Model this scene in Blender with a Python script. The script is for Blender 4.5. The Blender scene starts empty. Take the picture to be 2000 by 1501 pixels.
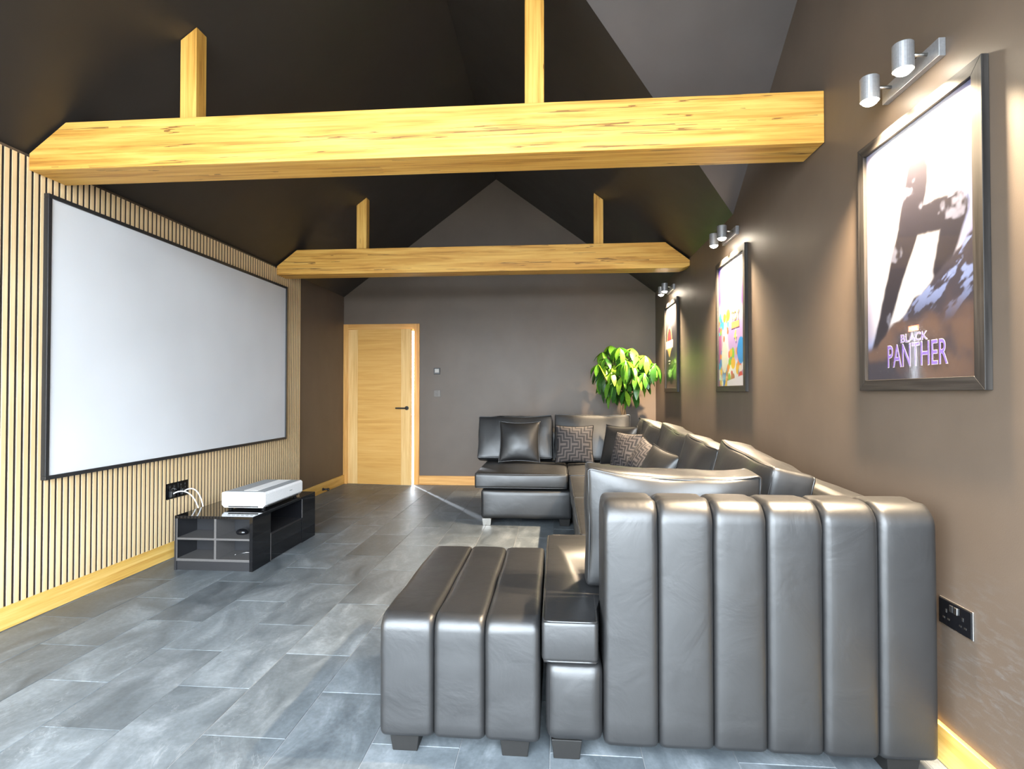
import bpy, bmesh, math, random
import numpy as np
from mathutils import Vector, Matrix, noise

random.seed(7)
R = math.radians
scene = bpy.context.scene
C = scene.collection

# ------------------------------------------------------------------ camera
F_PX = 1068.0
cam_d = bpy.data.cameras.new('camera')
cam_d.sensor_width = 36.0
cam_d.lens = F_PX / 2000.0 * 36.0
cam_d.clip_start = 0.05
cam = bpy.data.objects.new('camera', cam_d)
C.objects.link(cam)
cam.location = (0, 0, 1.2)
cam.rotation_euler = (R(90) + math.atan(16 / F_PX), 0, math.atan(85 / F_PX))
scene.camera = cam

# ------------------------------------------------------------------ world, sun, exposure
SKY = (0.80, 0.905, 1.0)
SKY_STRENGTH = 13.5
world = bpy.data.worlds.new('sky')
scene.world = world
world.use_nodes = True
bg = world.node_tree.nodes['Background']
bg.inputs[0].default_value = (*SKY, 1)
bg.inputs[1].default_value = SKY_STRENGTH

sun_d = bpy.data.lights.new('sun', 'SUN')
sun_d.energy = 4.0
sun_d.angle = R(2.2)
sun_d.color = (0.86, 0.92, 1.0)
sun = bpy.data.objects.new('sun', sun_d)
C.objects.link(sun)
sun.location = (-6, 12, 6)
sun.rotation_euler = Vector((0.534, -0.845, -0.62)).to_track_quat('-Z', 'Y').to_euler()

por_d = bpy.data.lights.new('daylight_portal', 'AREA')      # importance-samples the sky through the glazed opening
por_d.shape = 'RECTANGLE'
por_d.size, por_d.size_y = 3.90, 3.06
por_d.cycles.is_portal = True
portal = bpy.data.objects.new('daylight_portal', por_d)
C.objects.link(portal)
portal.location = (-0.7675, -0.215, 1.53)
portal.rotation_euler = (R(90), 0, 0)

SPOT_POWER = 230.0
SPOT_COLOR = (1.0, 0.78, 0.52)

scene.view_settings.view_transform = 'Standard'
scene.view_settings.look = 'None'
scene.view_settings.exposure = 1.2
scene.view_settings.gamma = 1.0
scene.view_settings.use_curve_mapping = False
scene.cycles.max_bounces = 12
scene.cycles.diffuse_bounces = 6
scene.cycles.caustics_reflective = False
scene.cycles.caustics_refractive = False
scene.cycles.sample_clamp_indirect = 6.0

# ------------------------------------------------------------------ room numbers (metres)
XL, XR = -2.80, 1.265
YB, YF = -0.22, 7.05
RX = (XL + XR) / 2
ZE, ZR = 2.47, 3.98
K = (ZR - ZE) / (XR - RX)
YD1 = 4.0
YD = YD1 - (XR - RX)
YD0 = YD - (XR - RX)
XS = -2.778            # face of the slats


def roof_z(x):
    return ZR - K * abs(x - RX)


# ------------------------------------------------------------------ material helpers
def new_mat(name):
    m = bpy.data.materials.new(name)
    m.use_nodes = True
    nt = m.node_tree
    return m, nt, nt.nodes['Principled BSDF']


def N(nt, typ, **kw):
    n = nt.nodes.new(typ)
    for k, v in kw.items():
        setattr(n, k, v)
    return n


def L(nt, a, b):
    nt.links.new(a, b)


def ramp(nt, fac, stops):
    r = N(nt, 'ShaderNodeValToRGB')
    els = r.color_ramp.elements
    while len(els) < len(stops):
        els.new(0.5)
    for e, (p, c) in zip(els, stops):
        e.position = p
        e.color = (*c, 1)
    L(nt, fac, r.inputs[0])
    return r.outputs[0]


def coords(nt, scale, kind='Object'):
    tc = N(nt, 'ShaderNodeTexCoord')
    mp = N(nt, 'ShaderNodeMapping')
    mp.inputs['Scale'].default_value = scale
    L(nt, tc.outputs[kind], mp.inputs[0])
    return mp.outputs[0]


def tex_noise(nt, vec, scale, detail=4, rough=0.55, dist=0.0):
    n = N(nt, 'ShaderNodeTexNoise')
    n.inputs['Scale'].default_value = scale
    n.inputs['Detail'].default_value = detail
    n.inputs['Roughness'].default_value = rough
    n.inputs['Distortion'].default_value = dist
    L(nt, vec, n.inputs['Vector'])
    return n.outputs['Fac']


def add_bump(nt, bsdf, fac, strength, distance):
    b = N(nt, 'ShaderNodeBump')
    b.inputs['Strength'].default_value = strength
    b.inputs['Distance'].default_value = distance
    L(nt, fac, b.inputs['Height'])
    L(nt, b.outputs[0], bsdf.inputs['Normal'])


def plain(name, col, rough=0.5, metal=0.0, spec=0.5, bump=0.0, bscale=120.0):
    m, nt, b = new_mat(name)
    v = coords(nt, (1, 1, 1))
    f = tex_noise(nt, v, bscale, 3)
    c = ramp(nt, f, [(0.3, tuple(x * 0.9 for x in col)), (0.7, tuple(min(1, x * 1.08) for x in col))])
    L(nt, c, b.inputs['Base Color'])
    b.inputs['Roughness'].default_value = rough
    b.inputs['Metallic'].default_value = metal
    b.inputs['Specular IOR Level'].default_value = spec
    if bump:
        add_bump(nt, b, f, bump, 0.002)
    return m


def paint(name, col, rough, scuff=None):
    m, nt, b = new_mat(name)
    v = coords(nt, (1, 1, 1))
    f = tex_noise(nt, v, 1.6, 5, 0.6)
    c = ramp(nt, f, [(0.3, tuple(x * 0.88 for x in col)), (0.7, tuple(x * 1.12 for x in col))])
    if scuff:
        # chalky rub marks around one spot
        tc = N(nt, 'ShaderNodeTexCoord')
        ds_ = N(nt, 'ShaderNodeVectorMath', operation='DISTANCE')
        L(nt, tc.outputs['Object'], ds_.inputs[0])
        ds_.inputs[1].default_value = scuff
        fall = N(nt, 'ShaderNodeMapRange')
        fall.inputs['From Min'].default_value = 0.05
        fall.inputs['From Max'].default_value = 0.34
        fall.inputs['To Min'].default_value = 0.35
        fall.inputs['To Max'].default_value = 0.0
        L(nt, ds_.outputs['Value'], fall.inputs[0])
        mp = N(nt, 'ShaderNodeMapping')
        mp.inputs['Rotation'].default_value = (R(-32), 0, 0)
        mp.inputs['Scale'].default_value = (1, 5.0, 20.0)
        L(nt, tc.outputs['Object'], mp.inputs[0])
        fs = tex_noise(nt, mp.outputs[0], 2.4, 6, 0.7, 0.5)
        st = N(nt, 'ShaderNodeMapRange')
        st.inputs['From Min'].default_value = 0.50
        st.inputs['From Max'].default_value = 0.72
        L(nt, fs, st.inputs[0])
        mu = N(nt, 'ShaderNodeMath', operation='MULTIPLY')
        L(nt, fall.outputs[0], mu.inputs[0])
        L(nt, st.outputs[0], mu.inputs[1])
        ms = N(nt, 'ShaderNodeMixRGB')
        L(nt, mu.outputs[0], ms.inputs[0])
        L(nt, c, ms.inputs[1])
        ms.inputs[2].default_value = (0.20, 0.21, 0.22, 1)
        c = ms.outputs[0]
    L(nt, c, b.inputs['Base Color'])
    v2 = coords(nt, (1, 1.0, 0.35))
    f2 = tex_noise(nt, v2, 3.5, 6, 0.65, 0.6)
    rr = N(nt, 'ShaderNodeMapRange')
    rr.inputs['To Min'].default_value = rough - 0.06
    rr.inputs['To Max'].default_value = rough + 0.06
    L(nt, f2, rr.inputs[0])
    L(nt, rr.outputs[0], b.inputs['Roughness'])
    b.inputs['Specular IOR Level'].default_value = 0.45
    add_bump(nt, b, tex_noise(nt, v, 260, 2), 0.08, 0.002)
    return m


def oak(name, axis, light, mid, dark, cracks=0.0, rough=0.5, fig=1.0, spec=0.35):
    """oak with the grain running along one axis (0 x, 1 y, 2 z)"""
    m, nt, b = new_mat(name)
    sc = [9.0, 9.0, 9.0]
    sc[axis] = 0.55
    v = coords(nt, sc)
    f1 = tex_noise(nt, v, 2.2 * fig, 6, 0.6, 0.7)
    sc2 = [70.0, 70.0, 70.0]
    sc2[axis] = 1.6
    f2 = tex_noise(nt, coords(nt, sc2), 1.0, 4, 0.6)
    mx = N(nt, 'ShaderNodeMath', operation='MULTIPLY_ADD')
    L(nt, f2, mx.inputs[0])
    mx.inputs[1].default_value = 0.45
    mm = N(nt, 'ShaderNodeMath', operation='MULTIPLY')
    L(nt, f1, mm.inputs[0])
    mm.inputs[1].default_value = 0.62
    L(nt, mm.outputs[0], mx.inputs[2])
    col = ramp(nt, mx.outputs[0], [(0.36, dark), (0.50, mid), (0.66, light)])
    h = mx.outputs[0]
    if cracks > 0:
        sc3 = [10.0, 10.0, 10.0]
        sc3[axis] = 0.20
        f3 = tex_noise(nt, coords(nt, sc3), 1.7, 4, 0.5, 0.2)
        d = N(nt, 'ShaderNodeMath', operation='SUBTRACT')
        L(nt, f3, d.inputs[0])
        d.inputs[1].default_value = 0.5
        a = N(nt, 'ShaderNodeMath', operation='ABSOLUTE')
        L(nt, d.outputs[0], a.inputs[0])
        f4 = tex_noise(nt, coords(nt, (1.3, 1.3, 1.3)), 2.3, 3)
        g = N(nt, 'ShaderNodeMath', operation='MULTIPLY')
        L(nt, f4, g.inputs[0])
        g.inputs[1].default_value = 0.010 * cracks
        lt = N(nt, 'ShaderNodeMath', operation='LESS_THAN')
        L(nt, a.outputs[0], lt.inputs[0])
        L(nt, g.outputs[0], lt.inputs[1])
        th = N(nt, 'ShaderNodeMath', operation='GREATER_THAN')
        L(nt, f4, th.inputs[0])
        th.inputs[1].default_value = 0.46
        am = N(nt, 'ShaderNodeMath', operation='MULTIPLY')
        L(nt, lt.outputs[0], am.inputs[0])
        L(nt, th.outputs[0], am.inputs[1])
        am2 = N(nt, 'ShaderNodeMath', operation='MULTIPLY')
        L(nt, am.outputs[0], am2.inputs[0])
        am2.inputs[1].default_value = 0.75
        mc = N(nt, 'ShaderNodeMixRGB')
        L(nt, am2.outputs[0], mc.inputs[0])
        L(nt, col, mc.inputs[1])
        mc.inputs[2].default_value = (0.10, 0.04, 0.012, 1)
        col = mc.outputs[0]
        # knots
        vk = coords(nt, [2.6 if i != axis else 1.1 for i in range(3)])
        vo = N(nt, 'ShaderNodeTexVoronoi')
        vo.inputs['Scale'].default_value = 1.6
        L(nt, vk, vo.inputs['Vector'])
        kf = ramp(nt, vo.outputs['Distance'], [(0.0, (1, 1, 1)), (0.09, (0, 0, 0))])
        mk = N(nt, 'ShaderNodeMixRGB')
        mk2 = N(nt, 'ShaderNodeMath', operation='MULTIPLY')
        L(nt, kf, mk2.inputs[0])
        mk2.inputs[1].default_value = 0.6
        L(nt, mk2.outputs[0], mk.inputs[0])
        L(nt, col, mk.inputs[1])
        mk.inputs[2].default_value = (0.20, 0.075, 0.02, 1)
        col = mk.outputs[0]
    L(nt, col, b.inputs['Base Color'])
    b.inputs['Roughness'].default_value = rough
    b.inputs['Specular IOR Level'].default_value = spec
    add_bump(nt, b, h, 0.25, 0.003)
    return m


def leather(name, col, rough, coat=0.0):
    m, nt, b = new_mat(name)
    v = coords(nt, (1, 1, 1))
    b.inputs['Base Color'].default_value = (*col, 1)
    vo = N(nt, 'ShaderNodeTexVoronoi')
    vo.inputs['Scale'].default_value = 420
    L(nt, v, vo.inputs['Vector'])
    f = tex_noise(nt, v, 9, 5, 0.6, 0.4)
    rr = N(nt, 'ShaderNodeMapRange')
    rr.inputs['To Min'].default_value = rough - 0.07
    rr.inputs['To Max'].default_value = rough + 0.07
    L(nt, f, rr.inputs[0])
    L(nt, rr.outputs[0], b.inputs['Roughness'])
    b.inputs['Specular IOR Level'].default_value = 0.66
    b.inputs['Coat Weight'].default_value = coat
    b.inputs['Coat Roughness'].default_value = 0.28
    f2 = tex_noise(nt, v, 5.5, 4, 0.55, 0.8)
    b1 = N(nt, 'ShaderNodeBump')
    b1.inputs['Strength'].default_value = 0.14
    b1.inputs['Distance'].default_value = 0.02
    L(nt, f2, b1.inputs['Height'])
    b2 = N(nt, 'ShaderNodeBump')
    b2.inputs['Strength'].default_value = 0.05
    b2.inputs['Distance'].default_value = 0.0012
    L(nt, vo.outputs['Distance'], b2.inputs['Height'])
    L(nt, b1.outputs[0], b2.inputs['Normal'])
    L(nt, b2.outputs[0], b.inputs['Normal'])
    return m


def tile_mat():
    m, nt, b = new_mat('slate_tile')
    oi = N(nt, 'ShaderNodeObjectInfo')
    tc = N(nt, 'ShaderNodeTexCoord')
    rv = N(nt, 'ShaderNodeVectorMath', operation='SCALE')
    rv.inputs[0].default_value = (31.0, 17.0, 53.0)
    L(nt, oi.outputs['Random'], rv.inputs['Scale'])
    av = N(nt, 'ShaderNodeVectorMath', operation='ADD')
    L(nt, tc.outputs['Object'], av.inputs[0])
    L(nt, rv.outputs[0], av.inputs[1])
    st = N(nt, 'ShaderNodeMapping')
    st.inputs['Scale'].default_value = (1.5, 0.8, 1)
    st.inputs['Rotation'].default_value = (0, 0, 0.35)
    L(nt, av.outputs[0], st.inputs[0])
    f = tex_noise(nt, st.outputs[0], 3.2, 8, 0.66, 0.9)
    base = ramp(nt, f, [(0.30, (0.060, 0.071, 0.080)), (0.52, (0.108, 0.124, 0.136)), (0.74, (0.20, 0.222, 0.24))])
    fine = tex_noise(nt, av.outputs[0], 55, 4, 0.6)
    mf = N(nt, 'ShaderNodeMixRGB', blend_type='OVERLAY')
    mf.inputs[0].default_value = 0.35
    L(nt, base, mf.inputs[1])
    L(nt, fine, mf.inputs[2])
    # pale veins
    fv = tex_noise(nt, st.outputs[0], 1.7, 7, 0.7, 1.2)
    d = N(nt, 'ShaderNodeMath', operation='SUBTRACT')
    L(nt, fv, d.inputs[0])
    d.inputs[1].default_value = 0.55
    a = N(nt, 'ShaderNodeMath', operation='ABSOLUTE')
    L(nt, d.outputs[0], a.inputs[0])
    fm = tex_noise(nt, av.outputs[0], 4.0, 3)
    g = N(nt, 'ShaderNodeMapRange')
    g.inputs['From Min'].default_value = 0.50
    g.inputs['From Max'].default_value = 0.75
    g.inputs['To Min'].default_value = 0.0
    g.inputs['To Max'].default_value = 0.02
    L(nt, fm, g.inputs[0])
    lt = N(nt, 'ShaderNodeMath', operation='LESS_THAN')
    L(nt, a.outputs[0], lt.inputs[0])
    L(nt, g.outputs[0], lt.inputs[1])
    lm = N(nt, 'ShaderNodeMath', operation='MULTIPLY')
    L(nt, lt.outputs[0], lm.inputs[0])
    lm.inputs[1].default_value = 0.16
    mv = N(nt, 'ShaderNodeMixRGB')
    L(nt, lm.outputs[0], mv.inputs[0])
    L(nt, mf.outputs[0], mv.inputs[1])
    mv.inputs[2].default_value = (0.32, 0.34, 0.35, 1)
    # tile-to-tile tone
    tm = N(nt, 'ShaderNodeMapRange')
    tm.inputs['To Min'].default_value = 0.82
    tm.inputs['To Max'].default_value = 1.18
    L(nt, oi.outputs['Random'], tm.inputs[0])
    vm = N(nt, 'ShaderNodeVectorMath', operation='SCALE')
    L(nt, mv.outputs[0], vm.inputs[0])
    L(nt, tm.outputs[0], vm.inputs['Scale'])
    L(nt, vm.outputs[0], b.inputs['Base Color'])
    rr = N(nt, 'ShaderNodeMapRange')
    rr.inputs['To Min'].default_value = 0.34
    rr.inputs['To Max'].default_value = 0.56
    L(nt, f, rr.inputs[0])
    L(nt, rr.outputs[0], b.inputs['Roughness'])
    b.inputs['Specular IOR Level'].default_value = 0.5
    add_bump(nt, b, f, 0.18, 0.004)
    return m


def attr_mat(name, rough, bump=0.0):
    m, nt, b = new_mat(name)
    at = N(nt, 'ShaderNodeVertexColor', layer_name='print')
    L(nt, at.outputs[0], b.inputs['Base Color'])
    b.inputs['Roughness'].default_value = rough
    if bump:
        add_bump(nt, b, at.outputs[0], bump, 0.004)
    return m


def emit(name, col, strength):
    m, nt, b = new_mat(name)
    b.inputs['Base Color'].default_value = (*col, 1)
    b.inputs['Emission Color'].default_value = (*col, 1)
    b.inputs['Emission Strength'].default_value = strength
    return m


def pane_mat():
    m = bpy.data.materials.new('clear_pane')
    m.use_nodes = True
    nt = m.node_tree
    nt.nodes.remove(nt.nodes['Principled BSDF'])
    out = nt.nodes['Material Output']
    tr = N(nt, 'ShaderNodeBsdfTransparent')
    gl = N(nt, 'ShaderNodeBsdfGlossy')
    gl.inputs['Roughness'].default_value = 0.06
    lw = N(nt, 'ShaderNodeLayerWeight')
    lw.inputs['Blend'].default_value = 0.5
    pw = N(nt, 'ShaderNodeMath', operation='POWER')
    L(nt, lw.outputs['Facing'], pw.inputs[0])
    pw.inputs[1].default_value = 5.0
    fr = N(nt, 'ShaderNodeMath', operation='MULTIPLY_ADD')
    L(nt, pw.outputs[0], fr.inputs[0])
    fr.inputs[1].default_value = 0.75
    fr.inputs[2].default_value = 0.045
    mx = N(nt, 'ShaderNodeMixShader')
    L(nt, fr.outputs[0], mx.inputs[0])
    L(nt, tr.outputs[0], mx.inputs[1])
    L(nt, gl.outputs[0], mx.inputs[2])
    L(nt, mx.outputs[0], out.inputs[0])
    return m


def leaf_mat():
    m, nt, b = new_mat('leaf')
    oi = N(nt, 'ShaderNodeObjectInfo')
    c = ramp(nt, oi.outputs['Random'], [(0.0, (0.018, 0.075, 0.012)), (0.45, (0.055, 0.18, 0.018)), (0.8, (0.13, 0.30, 0.025)), (1.0, (0.28, 0.42, 0.03))])
    v = coords(nt, (30, 6, 6))
    f = tex_noise(nt, v, 3, 3)
    mx = N(nt, 'ShaderNodeMixRGB', blend_type='OVERLAY')
    mx.inputs[0].default_value = 0.35
    L(nt, c, mx.inputs[1])
    L(nt, f, mx.inputs[2])
    L(nt, mx.outputs[0], b.inputs['Base Color'])
    b.inputs['Roughness'].default_value = 0.32
    tr = N(nt, 'ShaderNodeBsdfTranslucent')
    L(nt, mx.outputs[0], tr.inputs[0])
    ms = N(nt, 'ShaderNodeMixShader')
    ms.inputs[0].default_value = 0.3
    out = nt.nodes['Material Output']
    L(nt, b.outputs[0], ms.inputs[1])
    L(nt, tr.outputs[0], ms.inputs[2])
    L(nt, ms.outputs[0], out.inputs[0])
    return m


OL, OM, OD = (0.74, 0.45, 0.115), (0.60, 0.31, 0.060), (0.34, 0.145, 0.022)
M = dict(
    wall=paint('charcoal_wall_paint', (0.098, 0.071, 0.051), 0.50),
    wall_scuffed=paint('charcoal_wall_paint_scuffed', (0.092, 0.067, 0.049), 0.50, (XR, 1.72, 0.36)),
    dormer=paint('grey_dormer_paint', (0.096, 0.083, 0.080), 0.50),
    ceiling=paint('black_ceiling_paint', (0.021, 0.0175, 0.015), 0.46),
    grout=plain('pale_grout', (0.26, 0.265, 0.27), 0.8),
    tile=tile_mat(),
    beam=oak('oak_beam', 0, OL, OM, OD, cracks=1.0, rough=0.5),
    post=oak('oak_post', 2, OL, OM, OD, cracks=0.7, rough=0.5),
    oak_x=oak('oak_trim_x', 0, (0.72, 0.40, 0.13), (0.60, 0.30, 0.08), (0.42, 0.18, 0.04), rough=0.38),
    oak_y=oak('oak_trim_y', 1, (0.76, 0.50, 0.16), (0.64, 0.38, 0.09), (0.48, 0.24, 0.05), rough=0.38),
    oak_z=oak('oak_trim_z', 2, (0.72, 0.40, 0.13), (0.60, 0.30, 0.08), (0.42, 0.18, 0.04), rough=0.38),
    stile=oak('oak_stile', 2, (0.82, 0.55, 0.24), (0.74, 0.45, 0.17), (0.60, 0.33, 0.10), rough=0.35),
    veneer=oak('oak_veneer', 0, (0.70, 0.40, 0.125), (0.64, 0.345, 0.095), (0.565, 0.285, 0.070), rough=0.35),
    slat=oak('oak_slat', 2, (0.80, 0.62, 0.38), (0.72, 0.52, 0.29), (0.58, 0.38, 0.18), rough=0.5),
    slat_side=plain('dark_board_core', (0.055, 0.042, 0.033), 0.8, spec=0.2),
    felt=plain('black_felt', (0.012, 0.011, 0.010), 0.95, spec=0.1),
    leather=leather('black_leather', (0.011, 0.011, 0.0115), 0.43),
    piping=leather('black_piping', (0.011, 0.011, 0.0115), 0.34),
    black=plain('black_metal', (0.015, 0.015, 0.016), 0.42),
    gloss=plain('gloss_black', (0.006, 0.006, 0.007), 0.05, spec=0.42),
    ash=plain('black_ash_board', (0.014, 0.014, 0.016), 0.45),
    edge=plain('grey_board_edge', (0.085, 0.080, 0.078), 0.45),
    frame=oak('black_stained_wood', 1, (0.055, 0.050, 0.046), (0.030, 0.027, 0.025), (0.012, 0.011, 0.010), rough=0.42),
    frame_z=oak('black_stained_wood_upright', 2, (0.055, 0.050, 0.046), (0.030, 0.027, 0.025), (0.012, 0.011, 0.010), rough=0.42),
    screen=plain('projection_fabric', (0.64, 0.645, 0.66), 0.55, spec=0.4, bscale=0.7),
    chrome=plain('chrome', (0.42, 0.40, 0.37), 0.30, metal=1.0),
    nickel=plain('dark_nickel', (0.070, 0.058, 0.048), 0.35, metal=0.3),
    white=plain('white_plastic', (0.86, 0.86, 0.86), 0.35),
    grey=plain('grey_mesh', (0.30, 0.31, 0.32), 0.7),
    steel=plain('brushed_steel', (0.55, 0.55, 0.55), 0.30, metal=1.0),
    foot=plain('black_wood_foot', (0.010, 0.0095, 0.009), 0.55, spec=0.25),
    bulb=emit('lit_bulb', (1.0, 0.88, 0.70), 60.0),
    lcd=plain('grey_display', (0.34, 0.31, 0.28), 0.4),
    pane=pane_mat(),
    leaf=leaf_mat(),
    bark=plain('brown_bark', (0.30, 0.17, 0.075), 0.8, bump=0.6, bscale=40),
    pot=plain('charcoal_pot', (0.05, 0.048, 0.045), 0.5),
    soil=plain('dark_soil', (0.03, 0.02, 0.013), 0.95),
    paving=plain('pale_paving', (0.32, 0.31, 0.29), 0.8, bscale=3),
    alu=plain('anthracite_aluminium', (0.05, 0.055, 0.06), 0.4),
    print=attr_mat('poster_print', 0.35),
    velvet=attr_mat('cut_velvet', 0.8, 0.6),
)
for nm, col in dict(letter_violet=(0.16, 0.10, 0.34), letter_white=(0.62, 0.58, 0.55), letter_red=(0.78, 0.20, 0.10),
                    letter_yellow=(0.90, 0.72, 0.10), letter_grey=(0.5, 0.5, 0.5), letter_dark=(0.08, 0.07, 0.1)).items():
    M[nm] = plain(nm, col, 0.4)


# ------------------------------------------------------------------ object helpers
def tag(o, label=None, cat=None, group=None, kind=None):
    if label: o['label'] = label
    if cat: o['category'] = cat
    if group: o['group'] = group
    if kind: o['kind'] = kind
    return o


def mesh(name, verts, faces, smooth=False):
    me = bpy.data.meshes.new(name)
    me.from_pydata([tuple(v) for v in verts], [], faces)
    me.update()
    if smooth:
        me.polygons.foreach_set('use_smooth', [True] * len(me.polygons))
    return me


def obj(name, me, mat=None, parent=None, loc=None):
    if mat is not None and len(me.materials) == 0:
        me.materials.append(mat)
    o = bpy.data.objects.new(name, me)
    C.objects.link(o)
    if loc is not None:
        o.location = loc
    if parent is not None:
        o.parent = parent
    return o


def empty(name, loc=(0, 0, 0), rot=None):
    o = bpy.data.objects.new(name, None)
    o.empty_display_size = 0.1
    C.objects.link(o)
    o.location = loc
    if rot is not None:
        o.rotation_euler = rot
    return o


def loc_of(parent):
    return Vector(parent.location) if parent is not None else Vector((0, 0, 0))


def bm_mesh(name, bm, smooth=False):
    bmesh.ops.recalc_face_normals(bm, faces=bm.faces)
    me = bpy.data.meshes.new(name)
    bm.to_mesh(me)
    bm.free()
    if smooth:
        me.polygons.foreach_set('use_smooth', [True] * len(me.polygons))
    return me


def bm_box(bm, lo, hi):
    vs = [bm.verts.new((x, y, z)) for x in (lo[0], hi[0]) for y in (lo[1], hi[1]) for z in (lo[2], hi[2])]
    for f in ((0, 1, 3, 2), (4, 6, 7, 5), (0, 4, 5, 1), (2, 3, 7, 6), (0, 2, 6, 4), (1, 5, 7, 3)):
        bm.faces.new([vs[i] for i in f])
    return vs


def box(name, lo, hi, mat, parent=None, bevel=0.0, seg=2, smooth=False):
    """world-space box; when the parent is an unrotated Empty the mesh is stored relative to it"""
    off = loc_of(parent)
    bm = bmesh.new()
    bm_box(bm, [lo[i] - off[i] for i in range(3)], [hi[i] - off[i] for i in range(3)])
    if bevel:
        bmesh.ops.bevel(bm, geom=list(bm.edges), offset=bevel, segments=seg, profile=0.5, affect='EDGES')
    return obj(name, bm_mesh(name, bm, smooth), mat, parent)


def prism(name, pts, axis, a, b, mat, parent=None, bevel=0.0, seg=3, smooth=False):
    """polygon pts in the two other axes, extruded from a to b along axis"""
    off = loc_of(parent)
    def mk(p, t):
        v = [p[0], p[1]]
        v.insert(axis, t)
        return [v[i] - off[i] for i in range(3)]
    bm = bmesh.new()
    A = [bm.verts.new(mk(p, a)) for p in pts]
    B = [bm.verts.new(mk(p, b)) for p in pts]
    bm.faces.new(A)
    bm.faces.new(B[::-1])
    n = len(pts)
    for i in range(n):
        bm.faces.new((A[i], A[(i + 1) % n], B[(i + 1) % n], B[i]))
    bmesh.ops.recalc_face_normals(bm, faces=bm.faces)
    if bevel:
        bmesh.ops.bevel(bm, geom=list(bm.edges), offset=bevel, segments=seg, profile=0.5, affect='EDGES')
    return obj(name, bm_mesh(name, bm, smooth), mat, parent)


def cyl_bm(bm, p0, p1, r0, r1=None, n=20, caps=True):
    r1 = r0 if r1 is None else r1
    p0, p1 = Vector(p0), Vector(p1)
    q = (p1 - p0).to_track_quat('Z', 'Y')
    A, B = [], []
    for i in range(n):
        a = 2 * math.pi * i / n
        d = q @ Vector((math.cos(a), math.sin(a), 0))
        A.append(bm.verts.new(p0 + d * r0))
        B.append(bm.verts.new(p1 + d * r1))
    for i in range(n):
        bm.faces.new((A[i], A[(i + 1) % n], B[(i + 1) % n], B[i]))
    if caps:
        bm.faces.new(A[::-1])
        bm.faces.new(B)


def cyl(name, p0, p1, r0, mat, parent=None, r1=None, n=20, smooth=True):
    off = loc_of(parent)
    bm = bmesh.new()
    cyl_bm(bm, Vector(p0) - off, Vector(p1) - off, r0, r1, n)
    me = bm_mesh(name, bm)
    for p in me.polygons:
        p.use_smooth = len(p.vertices) == 4
    return obj(name, me, mat, parent)


def tube_data(pts, r, closed=False, n=6):
    pts = [Vector(p) for p in pts]
    m = len(pts)
    verts, faces = [], []
    up = None
    for i, p in enumerate(pts):
        if closed:
            t = pts[(i + 1) % m] - pts[i - 1]
        else:
            t = pts[min(i + 1, m - 1)] - pts[max(i - 1, 0)]
        t.normalize()
        if up is None:
            up = t.orthogonal().normalized()
        up = (up - t * up.dot(t))
        up = up.normalized() if up.length > 1e-6 else t.orthogonal().normalized()
        s = t.cross(up)
        for k in range(n):
            a = 2 * math.pi * k / n
            verts.append(p + up * (r * math.cos(a)) + s * (r * math.sin(a)))
    rng = m if closed else m - 1
    for i in range(rng):
        j = (i + 1) % m
        for k in range(n):
            k2 = (k + 1) % n
            faces.append((i * n + k, i * n + k2, j * n + k2, j * n + k))
    if not closed:
        faces.append(tuple(range(n))[::-1])
        faces.append(tuple((m - 1) * n + k for k in range(n)))
    return verts, faces


def tube(name, pts, r, mat, parent=None, closed=False, n=6):
    off = loc_of(parent)
    v, f = tube_data([Vector(p) - off for p in pts], r, closed, n)
    return obj(name, mesh(name, v, f, True), mat, parent)


def bezier(p0, p1, p2, p3, n=16):
    p0, p1, p2, p3 = map(Vector, (p0, p1, p2, p3))
    return [p0 * (1 - t) ** 3 + p1 * 3 * t * (1 - t) ** 2 + p2 * 3 * t * t * (1 - t) + p3 * t ** 3 for t in [i / n for i in range(n + 1)]]


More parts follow.
